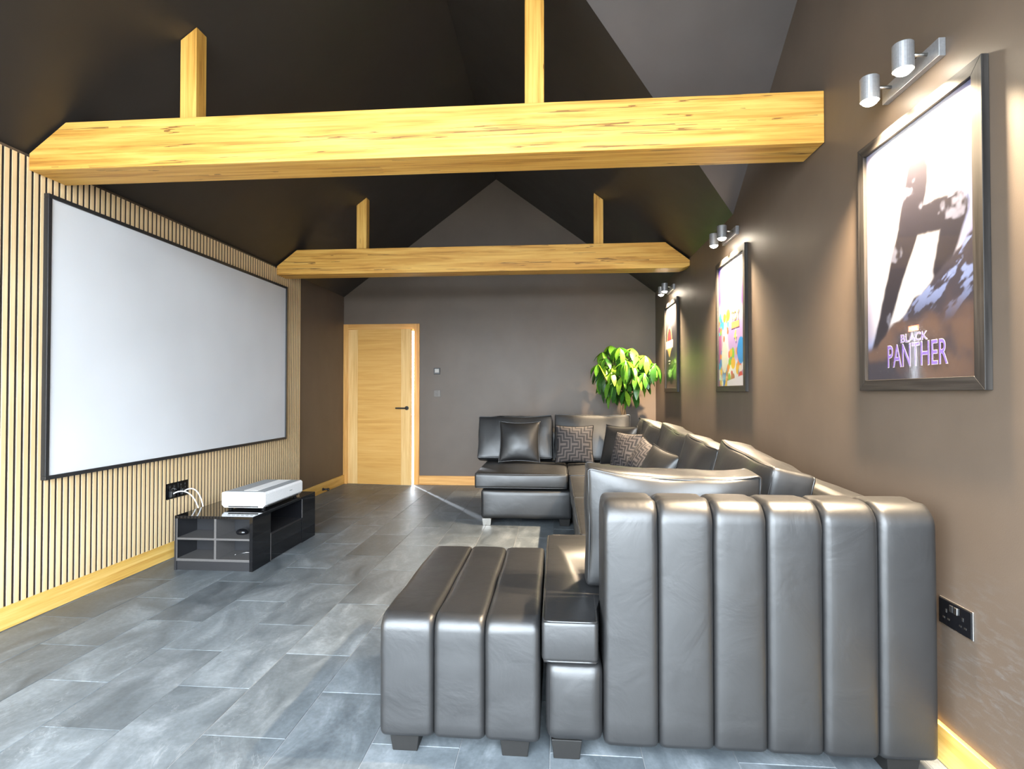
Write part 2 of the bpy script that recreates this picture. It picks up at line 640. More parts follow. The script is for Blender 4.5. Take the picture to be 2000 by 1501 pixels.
# ---- upholstery
def soft_box_data(h, r=0.02, puff=(0.0, 0.0, 0.0), n=12, deform=None, wr=0.0, seed=0.0):
    """rounded, puffed box of half-sizes h around the origin"""
    e = [min(0.9, r / x) for x in h]
    def lst(a):
        mid = [-1 + e[a] + (2 - 2 * e[a]) * i / n for i in range(n + 1)]
        return [-1, -1 + e[a] * 0.12, -1 + e[a] * 0.4] + mid + [1 - e[a] * 0.4, 1 - e[a] * 0.12, 1]
    ls = [lst(0), lst(1), lst(2)]
    verts, faces, idx = [], [], {}
    def vid(p):
        k = (round(p[0], 5), round(p[1], 5), round(p[2], 5))
        if k in idx:
            return idx[k]
        q = Vector((p[0] * h[0], p[1] * h[1], p[2] * h[2]))
        inn = Vector([max(-h[i] + r, min(h[i] - r, q[i])) for i in range(3)])
        d = q - inn
        if d.length > 1e-9:
            q = inn + d.normalized() * r
        for a in range(3):
            b, c2 = (a + 1) % 3, (a + 2) % 3
            w = abs(p[a]) ** 4
            q[a] += math.copysign(1, p[a]) * puff[a] * w * (1 - p[b] ** 2) ** 0.8 * (1 - p[c2] ** 2) ** 0.8
        if wr:
            nv = noise.noise(Vector((q.x * 6 + seed, q.y * 6, q.z * 6 - seed))) + 0.6 * noise.noise(Vector((q.x * 15 - seed, q.y * 15, q.z * 7 + seed)))
            nn = d.normalized() if d.length > 1e-9 else Vector((0, 0, 0))
            q += nn * (wr * nv)
        if deform:
            q = deform(q)
        idx[k] = len(verts)
        verts.append(q)
        return idx[k]
    for a in range(3):
        b, c2 = (a + 1) % 3, (a + 2) % 3
        for s in (-1, 1):
            B, D = ls[b], ls[c2]
            for i in range(len(B) - 1):
                for j in range(len(D) - 1):
                    q = []
                    for (x, y) in ((B[i], D[j]), (B[i + 1], D[j]), (B[i + 1], D[j + 1]), (B[i], D[j + 1])):
                        p = [0, 0, 0]
                        p[a], p[b], p[c2] = s, x, y
                        q.append(vid(p))
                    if s < 0:
                        q.reverse()
                    faces.append(tuple(q))
    return verts, faces


def rect_loop(h, r, axis, s, deform=None, per=10):
    """piping line round the face at +/- axis"""
    b, c2 = [i for i in range(3) if i != axis]
    k = r * 0.29
    pts = []
    H = (h[b] - k, h[c2] - k)
    cr = r * 0.9
    def add(u, v):
        q = Vector((0, 0, 0))
        q[axis] = s * (h[axis] - k)
        q[b], q[c2] = u, v
        pts.append(deform(q) if deform else q)
    corners = [(1, 1), (-1, 1), (-1, -1), (1, -1)]
    for ci, (sx, sy) in enumerate(corners):
        cx, cy = sx * (H[0] - cr), sy * (H[1] - cr)
        a0 = math.atan2(sy, sx) - math.pi / 4
        for t in range(4):
            a = a0 + (math.pi / 2) * t / 3
            add(cx + cr * math.cos(a), cy + cr * math.sin(a))
        nx, ny = corners[(ci + 1) % 4]
        ex, ey = nx * (H[0] - cr), ny * (H[1] - cr)
        if abs(sx - nx) > 0:
            for t in range(1, per):
                add(cx + (ex - cx) * t / per, sy * H[1])
        else:
            for t in range(1, per):
                add(sx * H[0], cy + (ey - cy) * t / per)
    return pts


def box_cushion(name, size, loc, rotz, lean, label, group, puff=0.035, sag=0.0, skew=0.0, seed=0.0, cat='cushion'):
    """loose box-edged leather cushion: width x, thickness y, height z, origin at the middle of its bottom"""
    h = [s / 2 for s in size]
    r = 0.016
    def deform(q):
        u = q.x / h[0]
        t = (q.z / h[2] + 1) / 2
        z = q.z
        if t > 0:
            z -= sag * (1 - u * u) * t
            z += skew * u * t
        w = 0.012 * math.sin(u * 5 + seed) * t
        # corners pinch outwards a little, mid edges pull in
        x = q.x * (1 - 0.02 * (1 - (2 * t - 1) ** 2))
        return Vector((x, q.y + w, z + h[2]))
    root = empty(name, loc)
    root.rotation_euler = (Matrix.Rotation(rotz, 4, 'Z') @ Matrix.Rotation(lean, 4, 'X')).to_euler()
    v, f = soft_box_data(h, r, (0.010, puff, 0.020), 14, deform, wr=0.007, seed=seed)
    obj('cover', mesh('cover', v, f, True), M['leather'], root)
    for s in (-1, 1):
        pv, pf = tube_data(rect_loop(h, r, 1, s, deform, 14), 0.0050, True, 6)
        obj('piping', mesh('piping', pv, pf, True), M['piping'], root)
    tag(root, label, cat, group)
    return root


def pillow(name, size, thick, loc, rot, mat_key, label, group, seed=0.0):
    """knife-edged scatter cushion standing on its lower edge; face normal -Y, local origin at the bottom middle"""
    root = empty(name, loc, rot)
    n = 60 if mat_key == 'velvet' else 28
    S = size / 2
    verts, faces, cols = [], [], []
    def outline(u, v):
        c = 0.085
        return u * S * (1 - c * (1 - v * v)), v * S * (1 - c * (1 - u * u)) + S
    for side in (-1, 1):
        b0 = len(verts)
        for j in range(n + 1):
            for i in range(n + 1):
                u, v = 2 * i / n - 1, 2 * j / n - 1
                x, z = outline(u, v)
                th = thick / 2 * max(0.0, (1 - u ** 2) * (1 - v ** 2)) ** 0.5
                th *= 1 + 0.04 * noise.noise(Vector((u * 2 + seed, v * 2, side)))
                verts.append(Vector((x, side * th, z)))
                # stepped key pattern
                X, Y = u * 1.1 + 0.25, abs(v + 0.05) * 1.1
                F = max(min(X - k * 0.36, Y + k * 0.36) for k in range(-5, 6))
                on = (F * 5.6) % 1.0 < 0.43
                cols.append((0.062, 0.052, 0.050) if on else (0.010, 0.009, 0.010))
        for j in range(n):
            for i in range(n):
                q = [b0 + j * (n + 1) + i, b0 + j * (n + 1) + i + 1, b0 + (j + 1) * (n + 1) + i + 1, b0 + (j + 1) * (n + 1) + i]
                faces.append(tuple(q if side < 0 else q[::-1]))
    me = mesh('cover', verts, faces, True)
    if mat_key == 'velvet':
        ca = me.color_attributes.new('print', 'FLOAT_COLOR', 'POINT')
        ca.data.foreach_set('color', np.array([(*c, 1) for c in cols], dtype=np.float32).ravel())
    obj('cover', me, M[mat_key], root)
    loop = []
    k = 16
    for i in range(k): loop.append((2 * i / k - 1, -1))
    for i in range(k): loop.append((1, 2 * i / k - 1))
    for i in range(k): loop.append((1 - 2 * i / k, 1))
    for i in range(k): loop.append((-1, 1 - 2 * i / k))
    pts = [Vector((outline(u, v)[0], 0, outline(u, v)[1])) for u, v in loop]
    pv, pf = tube_data(pts, 0.0045, True, 6)
    obj('piping', mesh('piping', pv, pf, True), M['piping'] if mat_key == 'leather' else M['felt'], root)
    tag(root, label, 'cushion', group)
    return root


def channel(name, x0, x1, y0, y1, z0, z1, Rc, edge, mat, parent, first=False, last=False, lean=0.0, wr=0.003, seed=0.0):
    """one padded channel: rounded y-z outline drawn across x, pulled in at both seams"""
    off = loc_of(parent)
    us = [0.0, 0.008, 0.022, 0.05, 0.09, 0.14, 0.24, 0.38, 0.5, 0.62, 0.76, 0.86, 0.91, 0.95, 0.978, 0.992, 1.0]
    rings = []
    for u in us:
        d = min(u, 1 - u) * (x1 - x0)
        q = max(0.0, 1 - d / edge)
        ins = edge * 0.9 * (1 - math.sqrt(max(0.0, 1 - q ** 2.2)))
        ins += 0.003 * (2 * u - 1) ** 4
        yy0, yy1, zz0, zz1 = y0 + ins, y1 - ins, z0 + ins * 0.3, z1 - ins
        rc = max(0.012, Rc - ins * 0.4)
        rb = 0.02
        pts = []
        def arc(cy, cz, r, a0, a1, k):
            for t in range(k + 1):
                a = a0 + (a1 - a0) * t / k
                pts.append((cy + r * math.cos(a), cz + r * math.sin(a)))
        arc(yy0 + rb, zz0 + rb, rb, -math.pi / 2, -math.pi, 3)
        for t in range(1, 10):
            pts.append((yy0, zz0 + rb + (zz1 - rc - zz0 - rb) * t / 10))
        arc(yy0 + rc, zz1 - rc, rc, math.pi, math.pi / 2, 8)
        for t in range(1, 6):
            pts.append((yy0 + rc + (yy1 - yy0 - 2 * rc) * t / 6, zz1))
        arc(yy1 - rc, zz1 - rc, rc, math.pi / 2, 0, 8)
        for t in range(1, 6):
            pts.append((yy1, zz1 - rc + (zz0 + rb - zz1 + rc) * t / 6))
        arc(yy1 - rb, zz0 + rb, rb, 0, -math.pi / 2, 3)
        x = x0 + (x1 - x0) * u
        ring = []
        for (py, pz) in pts:
            g = max(0.0, 1 - min(u, 1 - u) / 0.12)
            k = wr * (0.5 + 4.5 * g * max(0, (pz - z1 + 0.18) / 0.18)) * noise.noise(Vector((x * 9 + seed, py * 22, pz * 24)))
            bulge = 0.003 * math.sin(math.pi * u) * math.sin(math.pi * min(1, max(0, (pz - z0) / (z1 - z0))))
            ring.append(Vector((x, py - bulge + k, pz + k)) - off)
        rings.append(ring)
    verts = [p for r_ in rings for p in r_]
    m = len(rings[0])
    faces = []
    for i in range(len(rings) - 1):
        for j in range(m):
            j2 = (j + 1) % m
            faces.append((i * m + j, i * m + j2, (i + 1) * m + j2, (i + 1) * m + j))
    faces.append(tuple(range(m))[::-1])
    faces.append(tuple((len(rings) - 1) * m + j for j in range(m)))
    me = mesh(name, verts, faces, True)
    bm = bmesh.new()
    bm.from_mesh(me)
    bmesh.ops.recalc_face_normals(bm, faces=bm.faces)
    bm.to_mesh(me)
    bm.free()
    return obj(name, me, mat, parent)


def pad(name, lo, hi, mat, parent, r=0.02, puff=(0.0, 0.0, 0.0), n=10, wr=0.003, seed=0.0):
    off = loc_of(parent)
    h = [(hi[i] - lo[i]) / 2 for i in range(3)]
    cn = Vector([(hi[i] + lo[i]) / 2 for i in range(3)]) - off
    v, f = soft_box_data(h, r, puff, n, None, wr, seed)
    return obj(name, mesh(name, [p + cn for p in v], f, True), mat, parent), h, cn


def seat_cushion(lo, hi, parent, seed=0.0):
    o, h, cn = pad('seat_cushion', lo, hi, M['leather'], parent, 0.018, (0.008, 0.008, 0.016), 12, 0.003, seed)
    for s in (-1, 1):
        pv, pf = tube_data([p + cn for p in rect_loop(h, 0.018, 2, s)], 0.0045, True, 6)
        p = mesh('piping', pv, pf, True)
        obj('piping', p, M['piping'], o)
    return o


# ================================================================== THE SETTING
def struct(o, label=None):
    o['kind'] = 'structure'
    if label: o['label'] = label
    return o


# floor: grout bed with every tile laid on it
TW, TL_ = 0.305, 0.60
fl = box('floor', (XL - 0.15, YB - 0.1, -0.06), (XR + 0.15, YF + 0.15, -0.0025), M['grout'])
struct(fl, 'dark slate effect tiled floor')
gap = 0.0011
tile_meshes = {}
def tile_mesh(w, l):
    k = (round(w, 3), round(l, 3))
    if k not in tile_meshes:
        bm = bmesh.new()
        bm_box(bm, (-w / 2, -l / 2, -0.006), (w / 2, l / 2, 0.0))
        bmesh.ops.bevel(bm, geom=[e for e in bm.edges if all(v.co.z > -0.001 for v in e.verts)], offset=0.0015, segments=1, affect='EDGES')
        me = bm_mesh('tile', bm)
        me.materials.append(M['tile'])
        tile_meshes[k] = me
    return tile_meshes[k]
col0 = -0.935
ci = math.floor((XL - col0) / TW)
x = col0 + ci * TW
while x < XR:
    xa, xb = max(x, XL), min(x + TW, XR)
    even = ci % 2 == 0
    y = (1.845 if not even else 2.145) - 6 * TL_
    while y < YF:
        ya, yb = max(y, YB), min(y + TL_, YF)
        if yb - ya > 0.02 and xb - xa > 0.01:
            obj('tile', tile_mesh(xb - xa - 2 * gap, yb - ya - 2 * gap), None, fl, ((xa + xb) / 2, (ya + yb) / 2, 0))
        y += TL_
    ci += 1
    x += TW

def flat(name, polys, mat):
    verts, faces = [], []
    for p in polys:
        faces.append(tuple(range(len(verts), len(verts) + len(p))))
        verts += p
    return obj(name, mesh(name, verts, faces), mat)

struct(flat('wall_left', [[(XL, YB, 0), (XL, YF, 0), (XL, YF, ZE), (XL, YB, ZE)]], M['wall']), 'charcoal painted wall behind the slats and beyond them')
struct(flat('wall_right', [[(XR, YF, 0), (XR, YB, 0), (XR, YB, ZE), (XR, YD0, ZE), (XR, YD, ZR), (XR, YD1, ZE), (XR, YF, ZE)]], M['wall_scuffed']), 'charcoal painted wall with the posters')
DX0, DX1, DZ = -2.742, -1.842, 2.035
struct(flat('wall_far', [
    [(XL, YF, 0), (DX0, YF, 0), (DX0, YF, DZ), (XL, YF, DZ)],
    [(DX1, YF, 0), (XR, YF, 0), (XR, YF, DZ), (DX1, YF, DZ)],
    [(XL, YF, DZ), (DX0, YF, DZ), (DX1, YF, DZ), (XR, YF, DZ), (XR, YF, ZE), (RX, YF, ZR), (XL, YF, ZE)]], M['wall']), 'charcoal painted gable wall with the oak door')
OX0, OX1, OZ = XL + 0.10, XR - 0.10, 2.38
GZ0, GZ1 = OZ + 0.14, 3.05
gx = lambda z: (ZR - 0.16 - z) / K          # half width at height z of the unseen upper opening, added for more daylight
struct(flat('wall_back', [
    [(XL, YB, 0), (XL, YB, OZ), (OX0, YB, OZ), (OX0, YB, 0)],
    [(OX1, YB, 0), (OX1, YB, OZ), (XR, YB, OZ), (XR, YB, 0)],
    [(XL, YB, OZ), (XL, YB, ZE), (RX - gx(GZ0), YB, GZ0), (RX + gx(GZ0), YB, GZ0), (XR, YB, ZE), (XR, YB, OZ), (OX1, YB, OZ), (OX0, YB, OZ)],
    [(XL, YB, ZE), (RX, YB, ZR), (RX, YB, GZ1), (RX - gx(GZ1), YB, GZ1), (RX - gx(GZ0), YB, GZ0)],
    [(XR, YB, ZE), (RX + gx(GZ0), YB, GZ0), (RX + gx(GZ1), YB, GZ1), (RX, YB, GZ1), (RX, YB, ZR)]], M['wall']), 'charcoal painted gable wall with the wide glazed opening')
ce = flat('ceiling', [
    [(XL, YB, ZE), (XL, YF, ZE), (RX, YF, ZR), (RX, YB, ZR)],
    [(XR, YD1, ZE), (RX, YD, ZR), (RX, YF, ZR), (XR, YF, ZE)],
    [(XR, YB, ZE), (RX, YB, ZR), (RX, YD, ZR), (XR, YD0, ZE)],
    [(XR, YD1, ZE), (XR, YD, ZR), (RX, YD, ZR)],
    [(XR, YD0, ZE), (RX, YD, ZR), (XR, YD, ZR)]], M['ceiling'])
ce.data.materials.append(M['dormer'])
ce.data.polygons[3].material_index = ce.data.polygons[4].material_index = 1
struct(ce, 'black vaulted ceiling with a grey side gable')
struct(flat('ground', [[(-30, -30, -0.08), (30, -30, -0.08), (30, 30, -0.08), (-30, 30, -0.08)]], M['paving']), 'paved ground outside')

# glazed opening behind the viewpoint
w1 = empty('window_1', (RX, YB - 0.03, 0))
struct(w1, 'wide folding glass doors behind the viewpoint')
box('frame_head', (OX0, YB - 0.07, OZ - 0.05), (OX1, YB, OZ), M['alu'], w1)
box('frame_sill', (OX0, YB - 0.07, 0.0), (OX1, YB, 0.03), M['alu'], w1)
for i in range(4):
    xx = OX0 + (OX1 - OX0 - 0.06) * i / 3
    box('mullion', (xx, YB - 0.07, 0.03), (xx + 0.06, YB, OZ - 0.05), M['alu'], w1)

# baseboards
BH = 0.118
struct(box('baseboard_left', (XL, YB, 0.001), (XS, YF, BH), M['oak_y'], bevel=0.002), 'oak skirting board under the slats')
struct(box('baseboard_right', (XR - 0.018, YB, 0.001), (XR, YF, BH), M['oak_y'], bevel=0.002), 'oak skirting board under the posters')
struct(box('baseboard_far', (-1.775, YF - 0.018, 0.001), (XR - 0.018, YF, BH), M['oak_x'], bevel=0.002), 'oak skirting board beside the door')

# door, ajar
d1 = empty('door_1', (DX0, YF, 0))
struct(d1, 'oak door standing slightly ajar')
AY = YF - 0.018
box('architrave', (XL + 0.001, AY, 0.0), (-2.737, YF + 0.002, 2.104), M['oak_z'], d1, 0.002)
box('architrave', (-1.848, AY, 0.0), (-1.775, YF + 0.002, 2.104), M['oak_z'], d1, 0.002)
box('architrave', (-2.737, AY, 2.031), (-1.848, YF + 0.002, 2.104), M['oak_x'], d1, 0.002)
box('jamb', (DX0 - 0.02, YF, 0.0), (DX0, YF + 0.12, DZ), M['oak_z'], d1)
box('jamb', (DX1, YF, 0.0), (DX1 + 0.02, YF + 0.12, DZ), M['oak_z'], d1)
box('jamb', (DX0, YF, DZ), (DX1, YF + 0.12, DZ + 0.02), M['oak_x'], d1)
leaf = empty('leaf', (0.003, 0.0, 0.0), (0, 0, R(-5.2)))
leaf.parent = d1
box('door_lining_stop', (DX0, YF + 0.050, 0.0), (DX0 + 0.014, YF + 0.075, DZ), M['oak_z'], d1)
box('door_lining_stop', (DX1 - 0.014, YF + 0.050, 0.0), (DX1, YF + 0.075, DZ), M['oak_z'], d1)
box('door_lining_stop', (DX0 + 0.014, YF + 0.050, DZ - 0.014), (DX1 - 0.014, YF + 0.075, DZ), M['oak_x'], d1)
box('threshold', (DX0, YF + 0.01, -0.002), (DX1, YF + 0.12, 0.001), M['alu'], d1)
LW, LH = 0.872, 2.031
def lbox(nm, lo, hi, mat, bev=0.0):
    bm = bmesh.new()
    bm_box(bm, lo, hi)
    if bev:
        bmesh.ops.bevel(bm, geom=list(bm.edges), offset=bev, segments=2, affect='EDGES')
    return obj(nm, bm_mesh(nm, bm), mat, leaf)
lbox('stile', (0.0, 0.0, 0.002), (0.135, 0.040, LH), M['stile'], 0.001)
lbox('stile', (LW - 0.135, 0.0, 0.002), (LW, 0.040, LH), M['stile'], 0.001)
lbox('panel', (0.1355, 0.0005, 0.002), (LW - 0.1355, 0.040, LH), M['veneer'], 0.001)
def lcyl(nm, p0, p1, r, mat):
    bm = bmesh.new()
    cyl_bm(bm, p0, p1, r, None, 20)
    me = bm_mesh(nm, bm)
    return obj(nm, me, mat, leaf)
hx = LW - 0.055
lcyl('handle_rose', (hx, 0.0, 1.0), (hx, -0.008, 1.0), 0.026, M['black'])
lcyl('handle_neck', (hx, -0.008, 1.0), (hx, -0.055, 1.0), 0.010, M['black'])
lcyl('handle_lever', (hx + 0.01, -0.052, 1.0), (hx - 0.135, -0.052, 1.0), 0.0095, M['black'])
for z in (0.24, 1.01, 1.80):
    lcyl('hinge', (-0.006, -0.010, z - 0.05), (-0.006, -0.010, z + 0.05), 0.007, M['black'])

# ================================================================== OAK TRUSSES
def beam(y0, y1, right_cut, label):
    za, zb = 2.377, 2.624
    t = (zb - ZE) / K
    pts = [(XS, za), (XS, ZE + K * (XS - XL) - 0.02), (XL + t + 0.02, zb)]
    if right_cut:
        pts += [(XR - t - 0.02, zb), (XR - 0.001, ZE - 0.02), (XR - 0.001, za + 0.02), (XR - 0.06, za)]
    else:
        pts += [(XR - 0.001, zb), (XR - 0.001, za)]
    o = prism('ceiling_beam', pts, 1, y0, y1, M['beam'], None, 0.004, 2)
    tag(o, label, 'beam', 'oak tie beams across the room')
    return o
beam(2.665, 2.885, False, 'thick oak tie beam nearest the viewer, square cut at the poster wall')
beam(5.25, 5.44, True, 'oak tie beam farther back, both ends cut to the roof slope')

def strut(x0, x1, y0, y1, label):
    za = 2.624
    pts = [(x0, za), (x1, za), (x1, roof_z(x1) - 0.003), (x0, roof_z(x0) - 0.003)]
    o = prism('roof_post', pts, 1, y0, y1, M['post'], None, 0.003, 2)
    tag(o, label, 'post', 'upright oak posts between beams and ceiling')
strut(-1.985, -1.895, 2.730, 2.815, 'upright oak post standing on the left of the nearest beam')
strut(-0.153, -0.056, 2.730, 2.815, 'tall upright oak post in the middle of the nearest beam')
strut(-1.982, -1.880, 5.305, 5.39, 'upright oak post standing on the left of the far beam')
strut(0.372, 0.461, 5.305, 5.39, 'upright oak post standing on the right of the far beam')

# ================================================================== SLATTED WALL PANEL
sp = empty('slat_panel', (XL, 2.5, 0.118))
tag(sp, 'wall cladding of narrow vertical oak slats on black felt behind the screen', 'wall panel')
SEND = 5.785
box('felt_backing', (XL + 0.0005, YB + 0.01, BH), (XL + 0.009, SEND, 2.45), M['felt'], sp)
PITCH, SWID = 0.0395, 0.0272
slat_cache = {}
def slat(yc, z0, z1):
    k = (round(z0, 3), round(z1, 3))
    if k not in slat_cache:
        bm = bmesh.new()
        bm_box(bm, (0.009, -SWID / 2, z0 - 0.118), (XS - XL, SWID / 2, z1 - 0.118))
        bmesh.ops.bevel(bm, geom=[e for e in bm.edges if abs(e.verts[0].co.z - e.verts[1].co.z) > 0.05 and e.verts[0].co.x > 0.015], offset=0.0012, segments=1, affect='EDGES')
        me = bm_mesh('slat', bm)
        me.materials.append(M['slat'])
        me.materials.append(M['slat_side'])
        for p in me.polygons:
            if abs(p.normal.y) > 0.9:
                p.material_index = 1
        slat_cache[k] = me
    obj('slat', slat_cache[k], None, sp, (0, yc - 2.5, 0))
yc = 2.57 + PITCH / 2 - 90 * PITCH
ys = []
while yc < SEND - SWID / 2:
    if yc - SWID / 2 > YB + 0.02:
        ys.append(yc)
    yc += PITCH
SOCK = (3.722, 3.962, 0.428, 0.545)
for yc in ys:
    top = 2.447
    if SOCK[0] < yc < SOCK[1]:
        slat(yc, BH, SOCK[2])
        slat(yc, SOCK[3], top)
    else:
        slat(yc, BH, top)

# ================================================================== PROJECTION SCREEN
ps = empty('projection_screen', (XS, 4.08, 0.725))
tag(ps, 'large blank white projection screen in a thin black frame', 'screen')
SX = XS + 0.030
y0, y1, z0, z1 = 2.752, 5.415, 0.726, 2.287
fw = 0.022
box('fabric', (XS + 0.004, y0 + fw, z0 + fw), (SX - 0.010, y1 - fw, z1 - fw), M['screen'], ps)
box('frame_rail', (XS, y0, z0), (SX, y1, z0 + fw), M['black'], ps, 0.002)
box('frame_rail', (XS, y0, z1 - fw), (SX, y1, z1), M['black'], ps, 0.002)
box('frame_rail', (XS, y0, z0 + fw), (SX, y0 + fw, z1 - fw), M['black'], ps, 0.002)
box('frame_rail', (XS, y1 - fw, z0 + fw), (SX, y1, z1 - fw), M['black'], ps, 0.002)

# ================================================================== TV STAND
ts = empty('media_unit', (-2.30, 4.0, 0))
tag(ts, 'low glossy black media unit with open cubbies beside the slatted wall', 'cabinet')
X0, X1, Y0, Y1, HT = -2.578, -2.025, 3.530, 4.485, 0.366
T = 0.015
box('top_board', (X0, Y0, HT - 0.018), (X1, Y1, HT), M['gloss'], ts, 0.0015)
box('side_panel', (X0, Y0, 0.0), (X0 + T, Y1, HT - 0.018), M['ash'], ts)
# end facing the viewer: four cubbies
box('front_edge', (X1 - 0.022, Y0, 0.0), (X1, Y0 + 0.235, HT - 0.018), M['gloss'], ts)
box('upright_edge', (X0 + T, Y0, 0.062), (X0 + T + 0.006, Y0 + 0.004, HT - 0.018), M['edge'], ts)
xm = (X0 + X1) / 2 + 0.012
box('divider', (xm - T / 2, Y0 + 0.002, 0.078), (xm + T / 2, Y0 + 0.215, HT - 0.018), M['edge'], ts)
box('shelf', (X0 + T, Y0 + 0.002, 0.205), (xm - T / 2, Y0 + 0.215, 0.218), M['edge'], ts)
box('shelf', (xm + T / 2, Y0 + 0.002, 0.205), (X1 - 0.022, Y0 + 0.215, 0.218), M['edge'], ts)
box('bottom_board', (X0 + T, Y0 + 0.002, 0.062), (X1 - 0.022, Y0 + 0.215, 0.078), M['edge'], ts)
box('plinth', (X0 + T, Y0 + 0.008, 0.0), (X1 - 0.022, Y0 + 0.022, 0.062), M['ash'], ts)
box('back_panel', (X0 + T, Y0 + 0.215, 0.0), (X1 - 0.022, Y0 + 0.235, HT - 0.018), M['ash'], ts)
for (cx, cz, cr) in ((X0 + 0.19, 0.315, 0.010), (X0 + 0.19, 0.155, 0.006), (X0 + 0.045, 0.335, 0.005), (xm + 0.035, 0.335, 0.005)):
    cyl('cam_cover', (cx, Y0 + 0.216, cz), (cx, Y0 + 0.211, cz), cr, M['steel'], ts)
# long side: open niche above a drawer front, closed ends
NY0, NY1 = 3.765, 4.250
box('side_panel', (X0 + T, NY1, 0.0), (X1, NY1 + 0.018, HT - 0.018), M['gloss'], ts)
box('end_cupboard', (X0 + T, NY1 + 0.018, 0.0), (X1, Y1, HT - 0.018), M['gloss'], ts)
box('niche_shelf', (X0 + T, NY0, 0.185), (X1 - 0.004, NY1, 0.200), M['ash'], ts)
dr = box('drawer_front', (X1 - 0.024, NY0 + 0.004, 0.004), (X1 - 0.004, NY1 - 0.003, 0.183), M['gloss'], ts)
box('niche_back', (X0 + T, NY0, 0.200), (X0 + T + 0.01, NY1, HT - 0.018), M['ash'], ts)
box('edge_strip', (X1 - 0.003, NY0 - 0.002, 0.004), (X1 + 0.001, NY0 + 0.004, 0.200), M['edge'], ts)
box('edge_strip', (X1 - 0.003, NY1 - 0.003, 0.200), (X1 + 0.001, NY1 + 0.003, HT - 0.018), M['edge'], ts)

# little things in the cubbies
bm = bmesh.new()
bmesh.ops.create_uvsphere(bm, u_segments=20, v_segments=12, radius=1.0)
for v in bm.verts:
    v.co = Vector((v.co.x * 0.042, v.co.y * 0.028, max(-0.6, v.co.z) * 0.024 + 0.0144))
mo = obj('computer_mouse', bm_mesh('computer_mouse', bm, True), M['gloss'], None, (xm + 0.12, Y0 + 0.12, 0.2185))
tag(mo, 'small glossy black rounded gadget in the upper right cubby of the media unit', 'gadget')
tag(tube('loose_lead', bezier((xm + 0.08, Y0 + 0.10, 0.082), (xm + 0.11, Y0 + 0.16, 0.083), (xm + 0.15, Y0 + 0.17, 0.082), (xm + 0.20, Y0 + 0.15, 0.082), 14), 0.0016, M['steel']),
    'thin pale lead lying in the lower right cubby of the media unit', 'cable')

# ================================================================== PROJECTOR
pj = empty('projector', (-2.21, 4.02, HT))
tag(pj, 'white ultra short throw projector with grey top on the media unit', 'projector')
px0, px1, py0, py1, pz0, pz1 = -2.375, -2.052, 3.735, 4.310, HT + 0.016, HT + 0.125
off = Vector(pj.location)
pts = [(px0, pz0 + 0.02), (px0, pz1 - 0.006), (px0 + 0.006, pz1), (px1 - 0.012, pz1), (px1, pz1 - 0.012), (px1, pz0 + 0.02), (px1 - 0.02, pz0), (px0 + 0.02, pz0)]
prism('housing', pts, 1, py0, py1, M['white'], pj, 0.003, 2, False)
box('top_grille', (px0 + 0.012, py0 + 0.02, pz1), (px1 - 0.018, py1 - 0.012, pz1 + 0.0025), M['grey'], pj, 0.001)
box('lens_tray', (px0 + 0.135, py0 + 0.055, pz1 + 0.0025), (px1 - 0.085, py1 - 0.03, pz1 + 0.005), M['white'], pj, 0.001)
box('vent_slot', (px0 + 0.05, py0 - 0.0015, pz0 + 0.004), (px1 - 0.05, py0 + 0.01, pz0 + 0.013), M['black'], pj)
box('vent_slot', (px1 - 0.021, py0 + 0.05, pz0 + 0.002), (px1 - 0.004, py1 - 0.06, pz0 + 0.010), M['black'], pj)
for i in range(7):
    xx = px0 + 0.045 + i * 0.034
    box('vent', (xx, py0 - 0.0012, pz0 + 0.018), (xx + 0.020, py0 + 0.01, pz0 + 0.0215), M['grey'], pj)
box('badge', (px1 - 0.001, py0 + 0.36, pz0 + 0.058), (px1 + 0.0006, py0 + 0.40, pz0 + 0.064), M['grey'], pj)
for (fx, fy) in ((px0 + 0.04, py0 + 0.05), (px1 - 0.04, py0 + 0.05), (px0 + 0.04, py1 - 0.05), (px1 - 0.04, py1 - 0.05)):
    cyl('rubber_foot', (fx, fy, HT), (fx, fy, pz0 + 0.001), 0.014, M['black'], pj)

